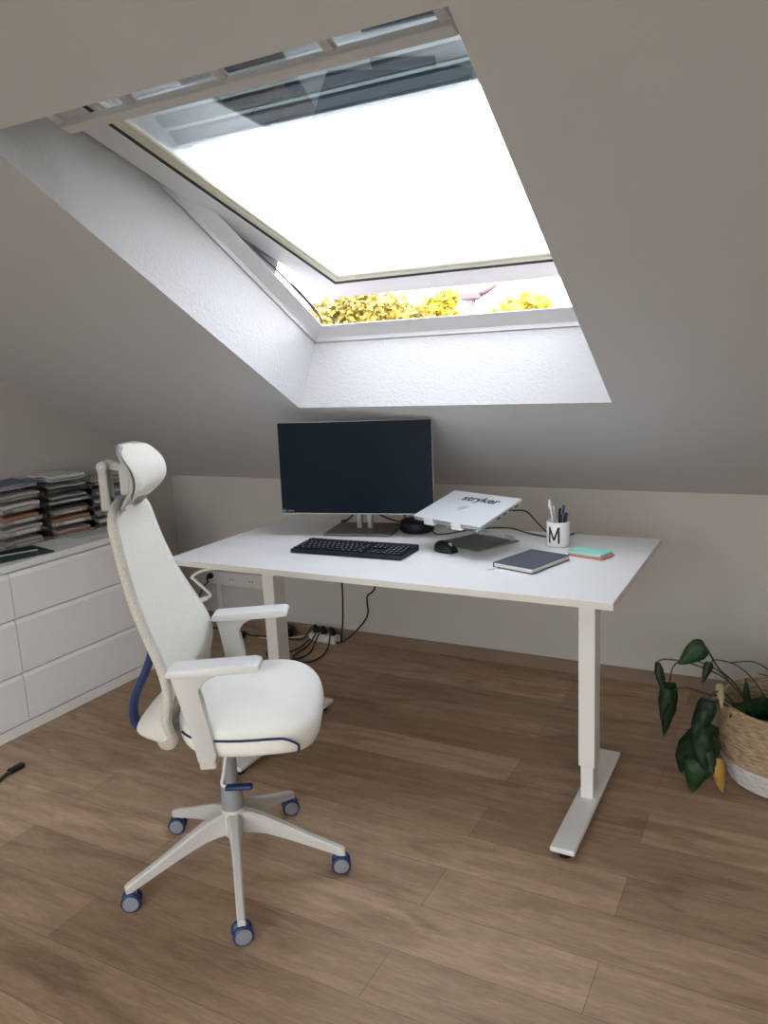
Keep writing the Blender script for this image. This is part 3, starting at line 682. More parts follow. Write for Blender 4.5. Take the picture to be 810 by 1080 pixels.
def head_grid(off, wm, z0, z1, n_=18, ex=3.0, curl=0.022):
    g = []; zc_, hz = (z0+z1)/2, (z1-z0)/2
    for i in range(n_+1):
        e_ = -1+2*i/n_; e_ = math.copysign(abs(e_)**0.8, e_)
        z = zc_+e_*hz; w_ = wm*max(0.0, 1-abs(e_*0.995)**ex)**(1/ex); w_ = max(w_, wm*0.42); row = []
        pad = max(0.0, 1-abs(e_)**3.5)
        for k in range(15):
            y = -1+2*k/14
            row.append(Vector((interp_s(HP, z) + curl*abs(y)**2.2 + off*pad*(1-abs(y)**6*0.9), y*w_, z)))
        g.append(row)
    return g
bm = newbm(); sheet(bm, head_grid(0.020, 0.143, HZ0, HZ1, ex=3.6), head_grid(-0.006, 0.143, HZ0, HZ1, ex=3.6)); hr = obj('headrest', bm, M['chair_fabric'], ch, smooth=True, sub=1)
bm = newbm()
fg = head_grid(-0.004, 0.145, 1.060, HZ1+0.002, curl=0.019); bg = [[q + Vector((-0.010, 0, 0)) for q in r_] for r_ in fg]
fg = [[q + Vector((-0.001, 0, 0)) for q in r_] for r_ in fg]
sheet(bm, fg, bg); hs = obj('headrest_shell', bm, M['headgrey'], ch, smooth=True, label='grey plastic shell')
for sg in (-1, 1):
    for yy in (0.060, 0.090):
        bm = newbm(); box(bm, -0.186, -0.162, sg*yy-0.004, sg*yy+0.004, 1.105, 1.185, 0.003); obj('shell_rib', bm, M['headgrey'], hs)
# armrests
for sg in (-1, 1):
    dx = -0.008 if sg < 0 else 0.012; dz = -0.004 if sg < 0 else -0.016
    bm = newbm(); y0 = sg*0.225
    prism(bm, [(-0.070+dx, 0.694+dz), (-0.068+dx, 0.704+dz), (-0.058+dx, 0.709+dz), (0.138+dx, 0.715+dz), (0.153+dx, 0.711+dz), (0.156+dx, 0.701+dz), (0.148+dx, 0.694+dz), (0.05+dx, 0.691+dz), (-0.062+dx, 0.690+dz)],
          lambda p: (p[0], y0-0.034, p[1]), lambda p: (p[0], y0+0.034, p[1]), bev=0.003)
    pad = smooth_angle(obj('armrest_pad', bm, M['chair_white'], ch), 35)
    bm = newbm()
    prism(bm, [(-0.062+dx, 0.692+dz), (0.060+dx, 0.692+dz), (0.020+dx, 0.672+dz), (0.004+dx, 0.650+dz), (0.018+dx*0.7, 0.560), (0.028, 0.478), (0.020, 0.466), (-0.018, 0.468), (-0.030, 0.53), (-0.046+dx*0.7, 0.61)],
          lambda p: (p[0], y0-sg*0.016+sg*0.006+sg*max(0, 0.60-p[1])*0.10, p[1]), lambda p: (p[0], y0+sg*0.022+sg*max(0, 0.60-p[1])*0.10, p[1]), bev=0.004)
    smooth_angle(obj('armrest_post', bm, M['chair_plastic'], ch), 35)
    bm = newbm(); box(bm, -0.02, 0.022, min(sg*0.06, sg*0.245), max(sg*0.06, sg*0.245), 0.440, 0.476, 0.006); obj('arm_bracket', bm, M['chair_plastic'], ch)
# ================================================================== ON THE DESK
# monitor
mrot = math.radians(12.5)
mon = thing('monitor', 'black flat-screen monitor on a grey stand, on the desk', 'monitor', (-1.556, 2.715, DZ), mrot)
bm = newbm(); box(bm, -0.14, 0.14, -0.125, 0.095, 0.001, 0.011, 0.004, 2); obj('stand_base', bm, M['base_grey'], mon)
bm = newbm(); box(bm, -0.032, -0.012, -0.012, 0.013, 0.008, 0.30, 0.003); box(bm, 0.012, 0.032, -0.012, 0.013, 0.008, 0.30, 0.003); box(bm, -0.034, 0.034, -0.002, 0.016, 0.06, 0.30, 0.004)
obj('stand_column', bm, M['silver'], mon)
mo = -0.148; mxc = 0.010
bm = newbm(); box(bm, mxc-0.308, mxc+0.308, mo+0.003, mo+0.022, 0.092, 0.453, 0.003); box(bm, mxc-0.20, mxc+0.20, mo+0.02, mo+0.042, 0.13, 0.36, 0.008, 2); box(bm, -0.05, 0.05, mo+0.04, -0.005, 0.20, 0.29, 0.004)
TILT = Matrix.Translation((0, mo, 0.095)) @ Matrix.Rotation(math.radians(-1.6), 4, 'X') @ Matrix.Translation((0, -mo, -0.095))
bm.transform(TILT); hs_ = obj('housing', bm, M['silver'], mon)
bm = newbm(); box(bm, mxc-0.3065, mxc+0.3065, mo, mo+0.004, 0.098, 0.4515, 0.001, 1); bm.transform(TILT); scr = obj('screen', bm, M['screen'], mon, label='dark screen, switched off')
bm = newbm(); t_ = bmesh.new(); lathe(t_, [(0.0055, 0), (0.0068, 0), (0.0068, 0.0005), (0.0055, 0.0005), (0.0055, 0)], 20)
merge(bm, t_, Matrix.Translation((mxc-0.297, mo-0.0002, 0.1065)) @ Matrix.Rotation(PI/2, 4, 'X'))
for k, (a_, hh) in enumerate(((0, 0.0035), (0.006, 0.0035), (0.012, 0.005), (0.018, 0.0035), (0.024, 0.0035))): box(bm, mxc-0.284+a_, mxc-0.280+a_, mo-0.0006, mo, 0.1045, 0.1045+hh)
box(bm, mxc-0.299, mxc-0.2975, mo-0.0006, mo, 0.1035, 0.110); box(bm, mxc-0.2965, mxc-0.295, mo-0.0006, mo, 0.1025, 0.1075)
bm.transform(TILT); obj('badge', bm, M['keymark'], scr)

# keyboard
kb = thing('keyboard', 'black full-size keyboard in front of the monitor', 'keyboard', (-1.412, 2.372, DZ), math.radians(2.0))
bm = newbm(); prism(bm, [(-0.078, 0.001), (-0.078, 0.012), (-0.074, 0.015), (0.074, 0.024), (0.078, 0.021), (0.078, 0.001)], lambda p: (-0.222, p[0], p[1]), lambda p: (0.222, p[0], p[1]), bev=0.002)
kbb = obj('case', bm, M['black'], kb)
def ktop(y): return 0.0155 + (y+0.074)/0.148*0.009
def key(x0, x1, y, print_):
    kz = ktop(y); bm = newbm(); box(bm, x0, x1, y-0.008, y+0.008, kz-0.002, kz+0.005, 0.0012, 1); nf = len(bm.faces)
    if print_:
        xm = (x0+x1)/2; box(bm, xm-0.0032, xm+0.0022, y-0.001, y+0.004, kz+0.005, kz+0.0054)
    bm.faces.ensure_lookup_table()
    for f in bm.faces[nf:]: f.material_index = 1
    obj('key', bm, [M['key'], M['keymark']], kb)
rowsk = [(-0.060, [1.25,1.25,1.25,6.2,1.25,1.25,1.25,1.25]), (-0.0405, [2.25]+[1]*10+[2.7]), (-0.0215, [1.75]+[1]*11+[2.2]), (-0.0025, [1.5]+[1]*12+[1.45]), (0.0165, [1]*13+[1.95]), (0.045, [1,0.55]+[1]*4+[0.4]+[1]*4+[0.4]+[1]*4)]
for ri, (y, ws) in enumerate(rowsk):
    x = -0.214; sc_ = 0.285/sum(ws)
    for w_ in ws:
        if w_ >= 0.9: key(x+0.0012, x+w_*sc_-0.0012, y, w_ < 3)
        x += w_*sc_
    for k in range(3):
        if ri in (0, 3, 4) or (ri == 1 and k == 1): key(0.080+k*0.0195, 0.097+k*0.0195, y, True)
    if ri < 5:
        for k in range(4): key(0.143+k*0.0185, 0.1595+k*0.0185, y, True)

# mouse
ms = thing('computer_mouse', 'black computer mouse beside the keyboard', 'mouse', (-1.098, 2.478, DZ), math.radians(-28))
bm = newbm(); rows = []
for i in range(13):
    a_ = PI*i/12; xx = -0.052*math.cos(a_); sw = math.sin(a_)**0.55
    hh = 0.036*(math.sin(a_)**0.6)*(1.0-0.22*(xx+0.02)/0.05); ww = 0.030*sw*(1-0.10*math.cos(2*a_))
    rows.append([bm.verts.new((xx, -ww*math.cos(b2)*(1.0 if math.sin(b2) < 0.3 else 0.96), 0.001 + max(hh, 0.001)*math.sin(b2)**0.75)) for b2 in [PI*k/10 for k in range(11)]])
for P_, Q_ in zip(rows, rows[1:]):
    for k in range(10): bm.faces.new([P_[k], P_[k+1], Q_[k+1], Q_[k]])
    bm.faces.new([P_[0], Q_[0], Q_[10], P_[10]])
bmesh.ops.remove_doubles(bm, verts=bm.verts[:], dist=0.0004)
mb = obj('body', bm, M['black'], ms, smooth=True)
bm = newbm(); lathe(bm, [(0, -0.004), (0.009, -0.004), (0.011, -0.002), (0.011, 0.002), (0.009, 0.004), (0, 0.004)], 18, Matrix.Translation((0.024, 0, 0.0235)) @ Matrix.Rotation(PI/2, 4, 'X')); smooth_angle(obj('scroll_wheel', bm, M['grey_shell'], ms))

# docking puck
t = thing('docking_hub', 'round black docking hub between the monitor and the laptop', 'docking hub', (-1.338, 2.748, DZ))
bm = newbm(); lathe(bm, [(0, 0.001), (0.060, 0.001), (0.067, 0.007), (0.068, 0.020), (0.068, 0.036), (0.063, 0.047), (0.050, 0.051), (0.0, 0.051)], 40); smooth_angle(obj('body', bm, M['black'], t), 50)
bm = newbm(); lathe(bm, [(0.0678, 0.0205), (0.0688, 0.0205), (0.0688, 0.0225), (0.0678, 0.0225)], 40); smooth_angle(obj('groove_ring', bm, M['key'], t))

# laptop stand + laptop
LC = Vector((-1.035, 2.53, 0.880)); LYAW, LPIT = -0.374, 0.275
st = thing('laptop_stand', 'silver folding laptop stand with grey base plate on the desk', 'laptop stand', (-1.03, 2.63, DZ), math.radians(-25))
bm = newbm(); box(bm, -0.105, 0.100, -0.105, 0.105, 0.001, 0.007, 0.002, 2); obj('base_plate', bm, M['stand_plate'], st)
Rl = Matrix.Translation(LC) @ Matrix.Rotation(LYAW, 4, 'Z') @ Matrix.Rotation(LPIT, 4, 'X')
bpy.context.view_layer.update(); stinv = st.matrix_world.inverted()
bm = newbm(); box(bm, -0.095, 0.095, -0.105, 0.085, -0.0185, -0.0145, 0.001); bm.transform(stinv @ Rl); tray = obj('tray', bm, M['stand'], st)
bm = newbm()
for s_ in (-0.10, 0.035):
    bm.free(); bm = newbm(); prism(bm, [(-0.085, -0.0195), (-0.1235, -0.0195), (-0.1235, 0.004), (-0.1195, 0.004), (-0.1195, -0.0148), (-0.085, -0.0148)], lambda p: (s_, p[0], p[1]), lambda p: (s_+0.045, p[0], p[1]))
    bm.transform(stinv @ Rl)
    if s_ < 0: obj('lip', bm, M['clip'], tray, label='clear front lip'); bm = newbm()
bmesh.ops.remove_doubles(bm, verts=bm.verts[:], dist=0.0001); obj('lip', bm, M['clip'], tray, label='clear front lip')
bm = newbm()
def bar2(bm, p, q, wy, wz):
    p, q = Vector(p), Vector(q); d = (q-p).normalized(); s_ = Vector((0,0,1)).cross(d).normalized(); u_ = d.cross(s_)
    hexa(bm, [p-s_*wy-u_*wz, p+s_*wy-u_*wz, p+s_*wy+u_*wz, p-s_*wy+u_*wz, q-s_*wy-u_*wz, q+s_*wy-u_*wz, q+s_*wy+u_*wz, q-s_*wy+u_*wz])
toL = stinv @ Rl
for (bx, tx) in ((-0.07, -0.06), (0.07, 0.06)):
    bm = newbm()
    elbow = Vector((bx, -0.075, 0.065)); foot = Vector((bx, 0.085, 0.012)); topp = toL @ Vector((tx, 0.03, -0.0185))
    bar2(bm, foot, elbow, 0.014, 0.004); bar2(bm, elbow, topp, 0.012, 0.004)
    tube(bm, [(bx-0.02, -0.075, 0.065), (bx+0.02, -0.075, 0.065)], 0.009, 14); tube(bm, [(bx-0.02, 0.085, 0.014), (bx+0.02, 0.085, 0.014)], 0.010, 14)
    obj('folding_arm', bm, M['stand'], st)
lap = thing('laptop', 'closed silver laptop with black lettering, raised on a stand', 'laptop', (0, 0, 0))
lap.matrix_world = Rl
bm = newbm(); box(bm, -0.1625, 0.1625, -0.1125, 0.1125, -0.0138, -0.0045, 0.003, 2); lb = obj('base', bm, M['stand'], lap)
bm = newbm(); box(bm, -0.1625, 0.1625, -0.1125, 0.1125, -0.004, 0.0035, 0.003, 2); lid = obj('lid', bm, M['laptop'], lap)
bm = text_mesh('stryker', 0.052, M['ink'], 0.0002, 0.0012); bm.transform(Matrix.Translation((0.015, 0.062, 0.0038)) @ Matrix.Scale(1.12, 4, (1,0,0))); obj('lettering', bm, M['ink'], lid, label='black word printed on the lid')
bm = newbm()
for k in range(4): hexa(bm, [(x_+dx_, y_, z_) for z_ in (0.0034, 0.0039) for (x_, y_, dx_) in ((-0.030+k*0.009, -0.030 if k in (1, 2) else -0.018, 0), (-0.0275+k*0.009, -0.030 if k in (1, 2) else -0.018, 0), (-0.0275+k*0.009, 0.010 if k in (1, 2) else 0.0, 0.010), (-0.030+k*0.009, 0.010 if k in (1, 2) else 0.0, 0.010))])
obj('emblem', bm, M['mark'], lid)
bm = newbm()
for k in range(4): box(bm, 0.1615, 0.1632, -0.03+k*0.032, -0.012+k*0.032, -0.0115, -0.007)
obj_split('port', bm, M['hole'], lb)

# mug with pens
MGX, MGY = -0.749, 2.672
mug = thing('mug', 'white porcelain mug printed with a black letter, on the desk', 'mug', (MGX, MGY, DZ))
bm = newbm(); lathe(bm, [(0, 0.001), (0.038, 0.001), (0.041, 0.004), (0.041, 0.088), (0.0395, 0.090), (0.038, 0.088), (0.038, 0.006), (0, 0.005)], 48); mgb = smooth_angle(obj('body', bm, M['mug'], mug), 50)
bm = newbm()
def stroke(x0, x1, xa, xb, z0, z1):      # quad from (x0..x1, z0) to (xa..xb, z1), cut fine so it can wrap round the mug
    n_ = 10
    for k in range(n_):
        f0, f1 = k/n_, (k+1)/n_; q = []
        for h_ in (0.0, 0.0003):
            for f_, sd in ((f0, 0), (f0, 1), (f1, 1), (f1, 0)):
                l_, r_ = x0+(xa-x0)*f_, x1+(xb-x1)*f_; q.append(((l_, r_)[sd], z0+(z1-z0)*f_, h_))
        hexa(bm, q)
stroke(-0.0255, -0.0165, -0.0255, -0.0165, -0.029, 0.029); stroke(0.0165, 0.0255, 0.0165, 0.0255, -0.029, 0.029)
stroke(-0.0045, 0.0045, -0.0255, -0.0165, -0.018, 0.029); stroke(-0.0045, 0.0045, 0.0165, 0.0255, -0.018, 0.029)
va = math.atan2(-MGY, -MGX) - 0.36
for v in bm.verts:
    a_ = va + v.co.x*0.80/0.041; rr_ = 0.0413 + v.co.z; zz = 0.045 + v.co.y
    v.co = Vector((rr_*math.cos(a_), rr_*math.sin(a_), zz))
obj('letter', bm, M['ink'], mgb)
pens = [('ballpoint_pen', -0.020, 0.012, 0.158, 'white ballpoint pen leaning left in the mug', M['clip']), ('ballpoint_pen', -0.006, -0.010, 0.142, 'clear ballpoint pen upright in the mug', M['silver']),
        ('ballpoint_pen', 0.010, 0.008, 0.138, 'blue ballpoint pen in the mug', M['blue']), ('felt_pen', 0.022, -0.008, 0.118, 'thick black felt pen at right in the mug', M['black']),
        ('felt_pen', 0.000, 0.022, 0.124, 'black felt pen behind the clear pen in the mug', M['black']), ('ballpoint_pen', 0.024, 0.012, 0.120, 'dark slim pen at the far rim of the mug', M['grey_shell'])]
for nm, px_, py_, ln, lab, mm in pens:
    t = thing(nm, lab, 'pen', (MGX, MGY, DZ), 0, 'pens in the mug')
    r_ = 0.0045 if nm == 'ballpoint_pen' else 0.0065
    a_ = Vector((px_*0.3, py_*0.3, 0.0075)); d_ = (Vector((px_*1.18, py_*1.18, 0.092)) - a_).normalized(); e_ = a_ + d_*ln
    bm = newbm(); tube(bm, [a_, a_+d_*0.012, a_+d_*ln*0.6, a_+d_*ln*0.97, e_], [0.001, r_, r_, r_, r_*0.6], 10); obj('barrel', bm, mm, t, smooth=True)
    s_ = d_.cross(Vector((0.3, 1, 0))).normalized()
    bm = newbm(); tube(bm, [e_ - d_*0.004 + s_*r_*0.6, e_ - d_*0.004 + s_*(r_+0.0025), e_ - d_*0.036 + s_*(r_+0.002)], 0.0012, 6); obj('pocket_clip', bm, M['silver'], t)

# notebook
nb = thing('notebook', 'slate-grey notebook with a pink ribbon at the desk front', 'notebook', (-0.760, 2.402, DZ), math.radians(-17))
def nb_hex(bm, x0, x1, y0, y1, z0, z1, bev=0.0015): box(bm, x0, x1, y0, y1, z0, z1, bev)
bm = newbm(); nb_hex(bm, -0.075, 0.075, -0.1075, 0.1075, 0.001, 0.0035); nb_hex(bm, -0.075, 0.075, -0.1075, 0.1075, 0.0155, 0.018); box(bm, -0.0765, -0.0735, -0.1075, 0.1075, 0.001, 0.018, 0.001); obj('cover', bm, M['notebook'], nb)
bm = newbm(); box(bm, -0.073, 0.072, -0.105, 0.105, 0.0036, 0.0154); obj('page_block', bm, M['paper'], nb)
bm = newbm(); rp = [(-0.050, -0.100, 0.0095), (-0.056, -0.112, 0.006), (-0.062, -0.128, 0.0014), (-0.070, -0.145, 0.0012)]
for p_, q_ in zip(rp, rp[1:]): hexa(bm, [Vector(p_)+Vector((-0.003,0.001,0)), Vector(p_)+Vector((0.003,-0.001,0)), Vector(q_)+Vector((0.003,-0.001,0)), Vector(q_)+Vector((-0.003,0.001,0))] + [Vector(p_)+Vector((-0.003,0.001,0.0005)), Vector(p_)+Vector((0.003,-0.001,0.0005)), Vector(q_)+Vector((0.003,-0.001,0.0005)), Vector(q_)+Vector((-0.003,0.001,0.0005))])
obj('ribbon', bm, M['ribbon'], nb, label='pale pink ribbon marker')

# note pads
np_rot = math.radians(-18)
bm = newbm(); box(bm, -0.064, 0.064, -0.040, 0.040, 0.001, 0.008, 0.0008, 1)
o_ = obj('note_pad', bm, M['coral']); o_.location = (-0.607, 2.562, DZ); o_.rotation_euler = (0, 0, np_rot); tag(o_, 'coral sticky note pad under the mint pad', 'note pad')
bm = newbm(); box(bm, -0.064, 0.064, -0.040, 0.040, 0.0, 0.008, 0.0008, 1)
o_ = obj('note_pad', bm, M['mint']); o_.location = (-0.614, 2.567, DZ+0.0082); o_.rotation_euler = (0, 0, np_rot+0.03); tag(o_, 'mint green sticky note pad lying on the coral pad', 'note pad')

# cables on the desk
def cable(name, pts, label, r=0.0025, m=None, sub=6, cat='cable', parent=None, group=None):
    bm = newbm(); tube(bm, smooth_path(pts, sub), r, 8); ob = obj(name, bm, m or M['cable'], parent, smooth=True)
    if parent is None: tag(ob, label, cat, group)
    return ob
zc = DZ+0.004
cable('cable', [(-0.895, 2.610, 0.862), (-0.86, 2.655, 0.852), (-0.835, 2.71, 0.80), (-0.80, 2.745, 0.752), (-0.77, 2.78, zc), (-0.74, 2.86, zc)], 'black cable running from the laptop side down behind the mug', 0.003)
cable('cable', [(-1.277, 2.735, DZ+0.02), (-1.225, 2.705, zc), (-1.10, 2.745, 0.752), (-0.98, 2.79, 0.757), (-0.90, 2.80, zc+0.004), (-0.82, 2.775, zc), (-0.79, 2.735, zc+0.003)], 'black cable from the docking hub passing behind the laptop stand', 0.003)
cable('cable', [(-1.58, 2.75, 0.90), (-1.565, 2.775, 0.81), (-1.50, 2.785, 0.772), (-1.448, 2.785, 0.759), (-1.402, 2.775, 0.757)], 'short black cable from the monitor back into the docking hub', 0.0035)
cable('cable', [(-1.575, 2.765, 0.90), (-1.555, 2.79, 0.822), (-1.52, 2.80, 0.805), (-1.467, 2.80, 0.804), (-1.425, 2.80, 0.790), (-1.41, 2.79, 0.768), (-1.402, 2.785, 0.765)], 'black cable looping high behind the docking hub', 0.0035)
cable('cable', [(-1.60, 2.75, 0.90), (-1.61, 2.772, 0.82), (-1.657, 2.79, 0.773), (-1.706, 2.80, 0.739), (-1.74, 2.83, zc), (-1.72, 2.86, zc)], 'black cable bending left behind the monitor stand', 0.0035)

# ================================================================== UNDER THE DESK
# hanging cables, power strip, adapters
cable('hanging_cable', [(-1.79, 2.86, 0.706), (-1.80, 2.875, 0.66), (-1.812, 2.92, 0.45), (-1.86, 2.99, 0.25), (-1.96, 3.12, 0.06), (-2.03, 3.19, 0.022)], 'black cable hanging straight down from the desk edge', 0.004)
cable('hanging_cable', [(-1.60, 2.86, 0.706), (-1.60, 2.875, 0.64), (-1.635, 2.91, 0.43), (-1.69, 2.93, 0.37), (-1.72, 2.98, 0.27), (-1.80, 3.04, 0.18), (-1.93, 3.12, 0.07), (-2.02, 3.175, 0.02)], 'black kinked cable hanging right of the straight one', 0.004)
ps = thing('power_strip', 'white power strip on the floor against the skirting', 'power strip', (-2.125, 3.225, 0), math.radians(-4))
bm = newbm(); box(bm, -0.085, 0.085, -0.026, 0.026, 0.001, 0.042, 0.008, 3); obj('housing', bm, M['socket'], ps)
for k in range(3):
    bm = newbm(); lathe(bm, [(0, 0.0415), (0.019, 0.0415), (0.019, 0.0435), (0.0165, 0.0435), (0.0165, 0.042), (0, 0.042)], 20, Matrix.Translation((-0.053+k*0.053, 0, 0))); smooth_angle(obj('socket', bm, M['socket'], ps))
def plug(loc, label, rz=0.0, s=1.0, cat='plug'):
    t = thing('plug', label, cat, loc, rz)
    bm = newbm(); lathe(bm, [(0, 0.0), (0.0155*s, 0.0), (0.0175*s, 0.004), (0.0165*s, 0.018*s), (0.011*s, 0.028*s), (0.006, 0.036*s), (0, 0.036*s)], 18); smooth_angle(obj('body', bm, M['black'], t), 50)
    bm = newbm(); tube(bm, smooth_path([(0, 0, 0.03*s), (0.004, -0.012, 0.042*s), (0.006, -0.03, 0.038*s)], 4), [0.0055]*5+[0.0045]*4, 8); obj('strain_relief', bm, M['black'], t, smooth=True)
    return t
plug((-2.178, 3.229, 0.0437), 'black plug in the left socket of the power strip')
plug((-2.125, 3.225, 0.0437), 'black plug in the middle socket of the power strip')
plug((-2.072, 3.221, 0.0437), 'black plug in the right socket of the power strip')
t = thing('power_adapter', 'black power adapter brick on the floor by the left desk leg', 'power adapter', (-2.375, 3.205, 0), math.radians(8))
bm = newbm(); box(bm, -0.055, 0.055, -0.025, 0.025, 0.002, 0.06, 0.007, 3); obj('body', bm, M['black'], t)
bm = newbm(); tube(bm, smooth_path([(0.053, 0, 0.02), (0.07, 0, 0.02), (0.085, -0.005, 0.018)], 3), [0.006]*4+[0.004]*3, 8); obj('strain_relief', bm, M['black'], t, smooth=True)
t = thing('power_adapter', 'small black adapter tangled in cables near the power strip', 'power adapter', (-2.285, 3.045, 0), math.radians(30))
bm = newbm(); box(bm, -0.03, 0.03, -0.018, 0.018, 0.001, 0.034, 0.006, 3); obj('body', bm, M['black'], t)
zf = 0.006
cable('cable', [(-2.176, 3.195, 0.082), (-2.21, 3.14, 0.03), (-2.29, 3.08, 0.045), (-2.31, 3.00, 0.02), (-2.27, 2.93, zf), (-2.18, 2.91, zf), (-2.12, 2.95, zf), (-2.10, 3.04, zf), (-2.115, 3.12, 0.03), (-2.122, 3.192, 0.082)], 'black cable looping over the floor below the power strip', 0.004)
cable('cable', [(-2.13, 3.190, 0.090), (-2.15, 3.12, 0.02), (-2.16, 3.03, zf), (-2.13, 2.95, zf+0.008), (-2.06, 2.93, zf), (-2.02, 2.99, zf), (-2.03, 3.10, zf+0.01), (-2.060, 3.188, 0.082)], 'black cable making the rightmost loop in front of the power strip', 0.004)
cable('cable', [(-2.62, 3.19, zf), (-2.52, 3.12, 0.02), (-2.42, 3.11, 0.03), (-2.36, 3.13, 0.03), (-2.31, 3.05, 0.03), (-2.24, 3.0, zf), (-2.18, 3.06, 0.012), (-2.17, 3.16, 0.03)], 'black cable crossing behind the left desk leg', 0.004)
cable('white_cable', [(-2.212, 3.228, 0.022), (-2.30, 3.185, 0.012), (-2.40, 3.135, 0.008), (-2.50, 3.15, 0.008), (-2.60, 3.16, 0.008), (-2.70, 3.2, 0.008)], 'white cable leaving the power strip along the floor', 0.004, M['cable_white'])
t = thing('cable_box', 'black cable splitter on the floor left of the left desk leg', 'cable splitter', (-2.60, 3.10, 0), math.radians(15))
bm = newbm(); box(bm, -0.05, 0.05, -0.022, 0.022, 0.001, 0.035, 0.006, 3); obj('body', bm, M['black'], t)
# socket trunking on the wall
tr = thing('socket_trunking', 'white wall socket strip with outlets under the desk', 'wall socket', (-2.67, YW, 0.265))
bm = newbm(); box(bm, -0.24, 0.26, -0.028, -0.001, -0.038, 0.038, 0.004); obj('casing', bm, M['socket'], tr)
for k, xx in enumerate((-0.20, -0.06, 0.07, 0.19)):
    bm = newbm(); box(bm, xx-0.036, xx+0.036, -0.031, -0.027, -0.034, 0.034, 0.002); sk = obj('outlet', bm, M['socket'], tr)
    if k in (1, 2):
        bm = newbm(); lathe(bm, [(0, 0), (0.019, 0), (0.021, 0.003), (0.024, 0.003), (0.024, -0.001), (0, -0.001)], 24, Matrix.Translation((xx, -0.0305, 0)) @ Matrix.Rotation(PI/2, 4, 'X')); smooth_angle(obj('outlet_rim', bm, M['socket'], sk))
        bm = newbm()
        for s_ in (-1, 1): lathe(bm, [(0, 0), (0.004, 0), (0.004, 0.001), (0, 0.001)], 10, Matrix.Translation((xx+s_*0.0095, -0.0306, 0)) @ Matrix.Rotation(PI/2, 4, 'X'))
        obj_split('contact_hole', bm, M['hole'], sk)
    elif k == 3:
        bm = newbm()
        for s_ in (-0.011, 0.011): box(bm, xx+s_-0.007, xx+s_+0.007, -0.0325, -0.0305, -0.006, 0.006, 0.001)
        obj_split('data_port', bm, M['hole'], sk)
bm = newbm(); box(bm, -0.185, -0.155, -0.016, -0.001, -0.205, -0.036, 0.003); obj('cable_duct', bm, M['socket'], tr)
pl = plug((-2.87, YW-0.032, 0.278), 'black plug pushed into the wall socket strip'); pl.rotation_euler = (PI/2, 0, 0)
cable('cable', [(-2.866, 3.22, 0.25), (-2.875, 3.205, 0.235), (-2.92, 3.20, 0.17), (-2.95, 3.20, 0.08), (-2.93, 3.19, 0.02), (-2.84, 3.18, zf), (-2.72, 3.17, zf)], 'black cable dropping from the wall plug to the floor', 0.004)

# ================================================================== DRESSER
dr = thing('dresser', 'low white six-drawer dresser along the left wall', 'dresser', (-2.90, 1.72, 0))
DX1 = -2.70 + 2.90; DXb = XL + 0.003 + 2.90; DT = 0.69
Y0, Y1 = 1.06-1.72, 2.72-1.72; SEAM = 1.911-1.72
bm = newbm(); box(bm, DXb, DX1-0.022, Y0, Y1, 0.045, DT-0.026); obj('carcass', bm, M['dresser'], dr)
bm = newbm(); box(bm, DXb, DX1, Y0-0.002, Y1+0.002, DT-0.026, DT, 0.002); obj('top_panel', bm, M['dresser'], dr)
bm = newbm(); box(bm, DXb, DX1-0.004, Y0+0.002, Y1-0.002, 0.0, 0.043, 0.001); obj('plinth', bm, M['dresser'], dr)
for (a_, b_) in ((Y0+0.002, SEAM-0.002), (SEAM+0.002, Y1-0.002)):
    for (z0, z1) in ((0.049, 0.245), (0.251, 0.468), (0.474, 0.655)):
        bm = newbm(); prism(bm, [(DX1-0.021, z0), (DX1, z0), (DX1, z1-0.016), (DX1-0.012, z1), (DX1-0.021, z1)], lambda p: (p[0], a_, p[1]), lambda p: (p[0], b_, p[1]), bev=0.0012); obj('drawer', bm, M['dresser'], dr)

# letter trays with papers on the dresser
def tray_proto():
    t = thing('letter_tray', 'x', 'letter tray', (0, 0, 0)); return t
# local frame: +x is the open front, y the width, depth runs to -x
TW, TD, TH_ = 0.225, 0.20, 0.050
def build_tray():
    t = tray_proto()
    bm = newbm()
    box(bm, -TD, 0, -TW/2, TW/2, 0.0, 0.0022); box(bm, -TD, -0.004, -TW/2, -TW/2+0.0025, 0.0, TH_*0.86); box(bm, -TD, -0.004, TW/2-0.0025, TW/2, 0.0, TH_*0.86); box(bm, -TD, -TD+0.0025, -TW/2, TW/2, 0.0, TH_*0.86)
    box(bm, -0.003, 0, -TW/2, -TW/2+0.06, 0.0, 0.018); box(bm, -0.003, 0, TW/2-0.06, TW/2, 0.0, 0.018)
    body = obj('tray_body', bm, M['clear'], t)
    bm = newbm()
    for sx_ in (-0.012, -TD+0.004):
        for sy_ in (-1, 1): box(bm, sx_, sx_+0.010, sy_*(TW/2-0.002)-0.003, sy_*(TW/2-0.002)+0.003, TH_*0.80, TH_-0.0004)
    obj_split('stacking_foot', bm, M['clear'], t)
    return t
tray0 = build_tray(); used = [False]
def place_tray(loc, rz, label):
    o_ = tray0 if not used[0] else copy_tree(tray0); used[0] = True
    o_.location = loc; o_.rotation_euler = (0, 0, rz); o_['label'] = label; o_['group'] = 'clear letter trays on the dresser'
    return o_
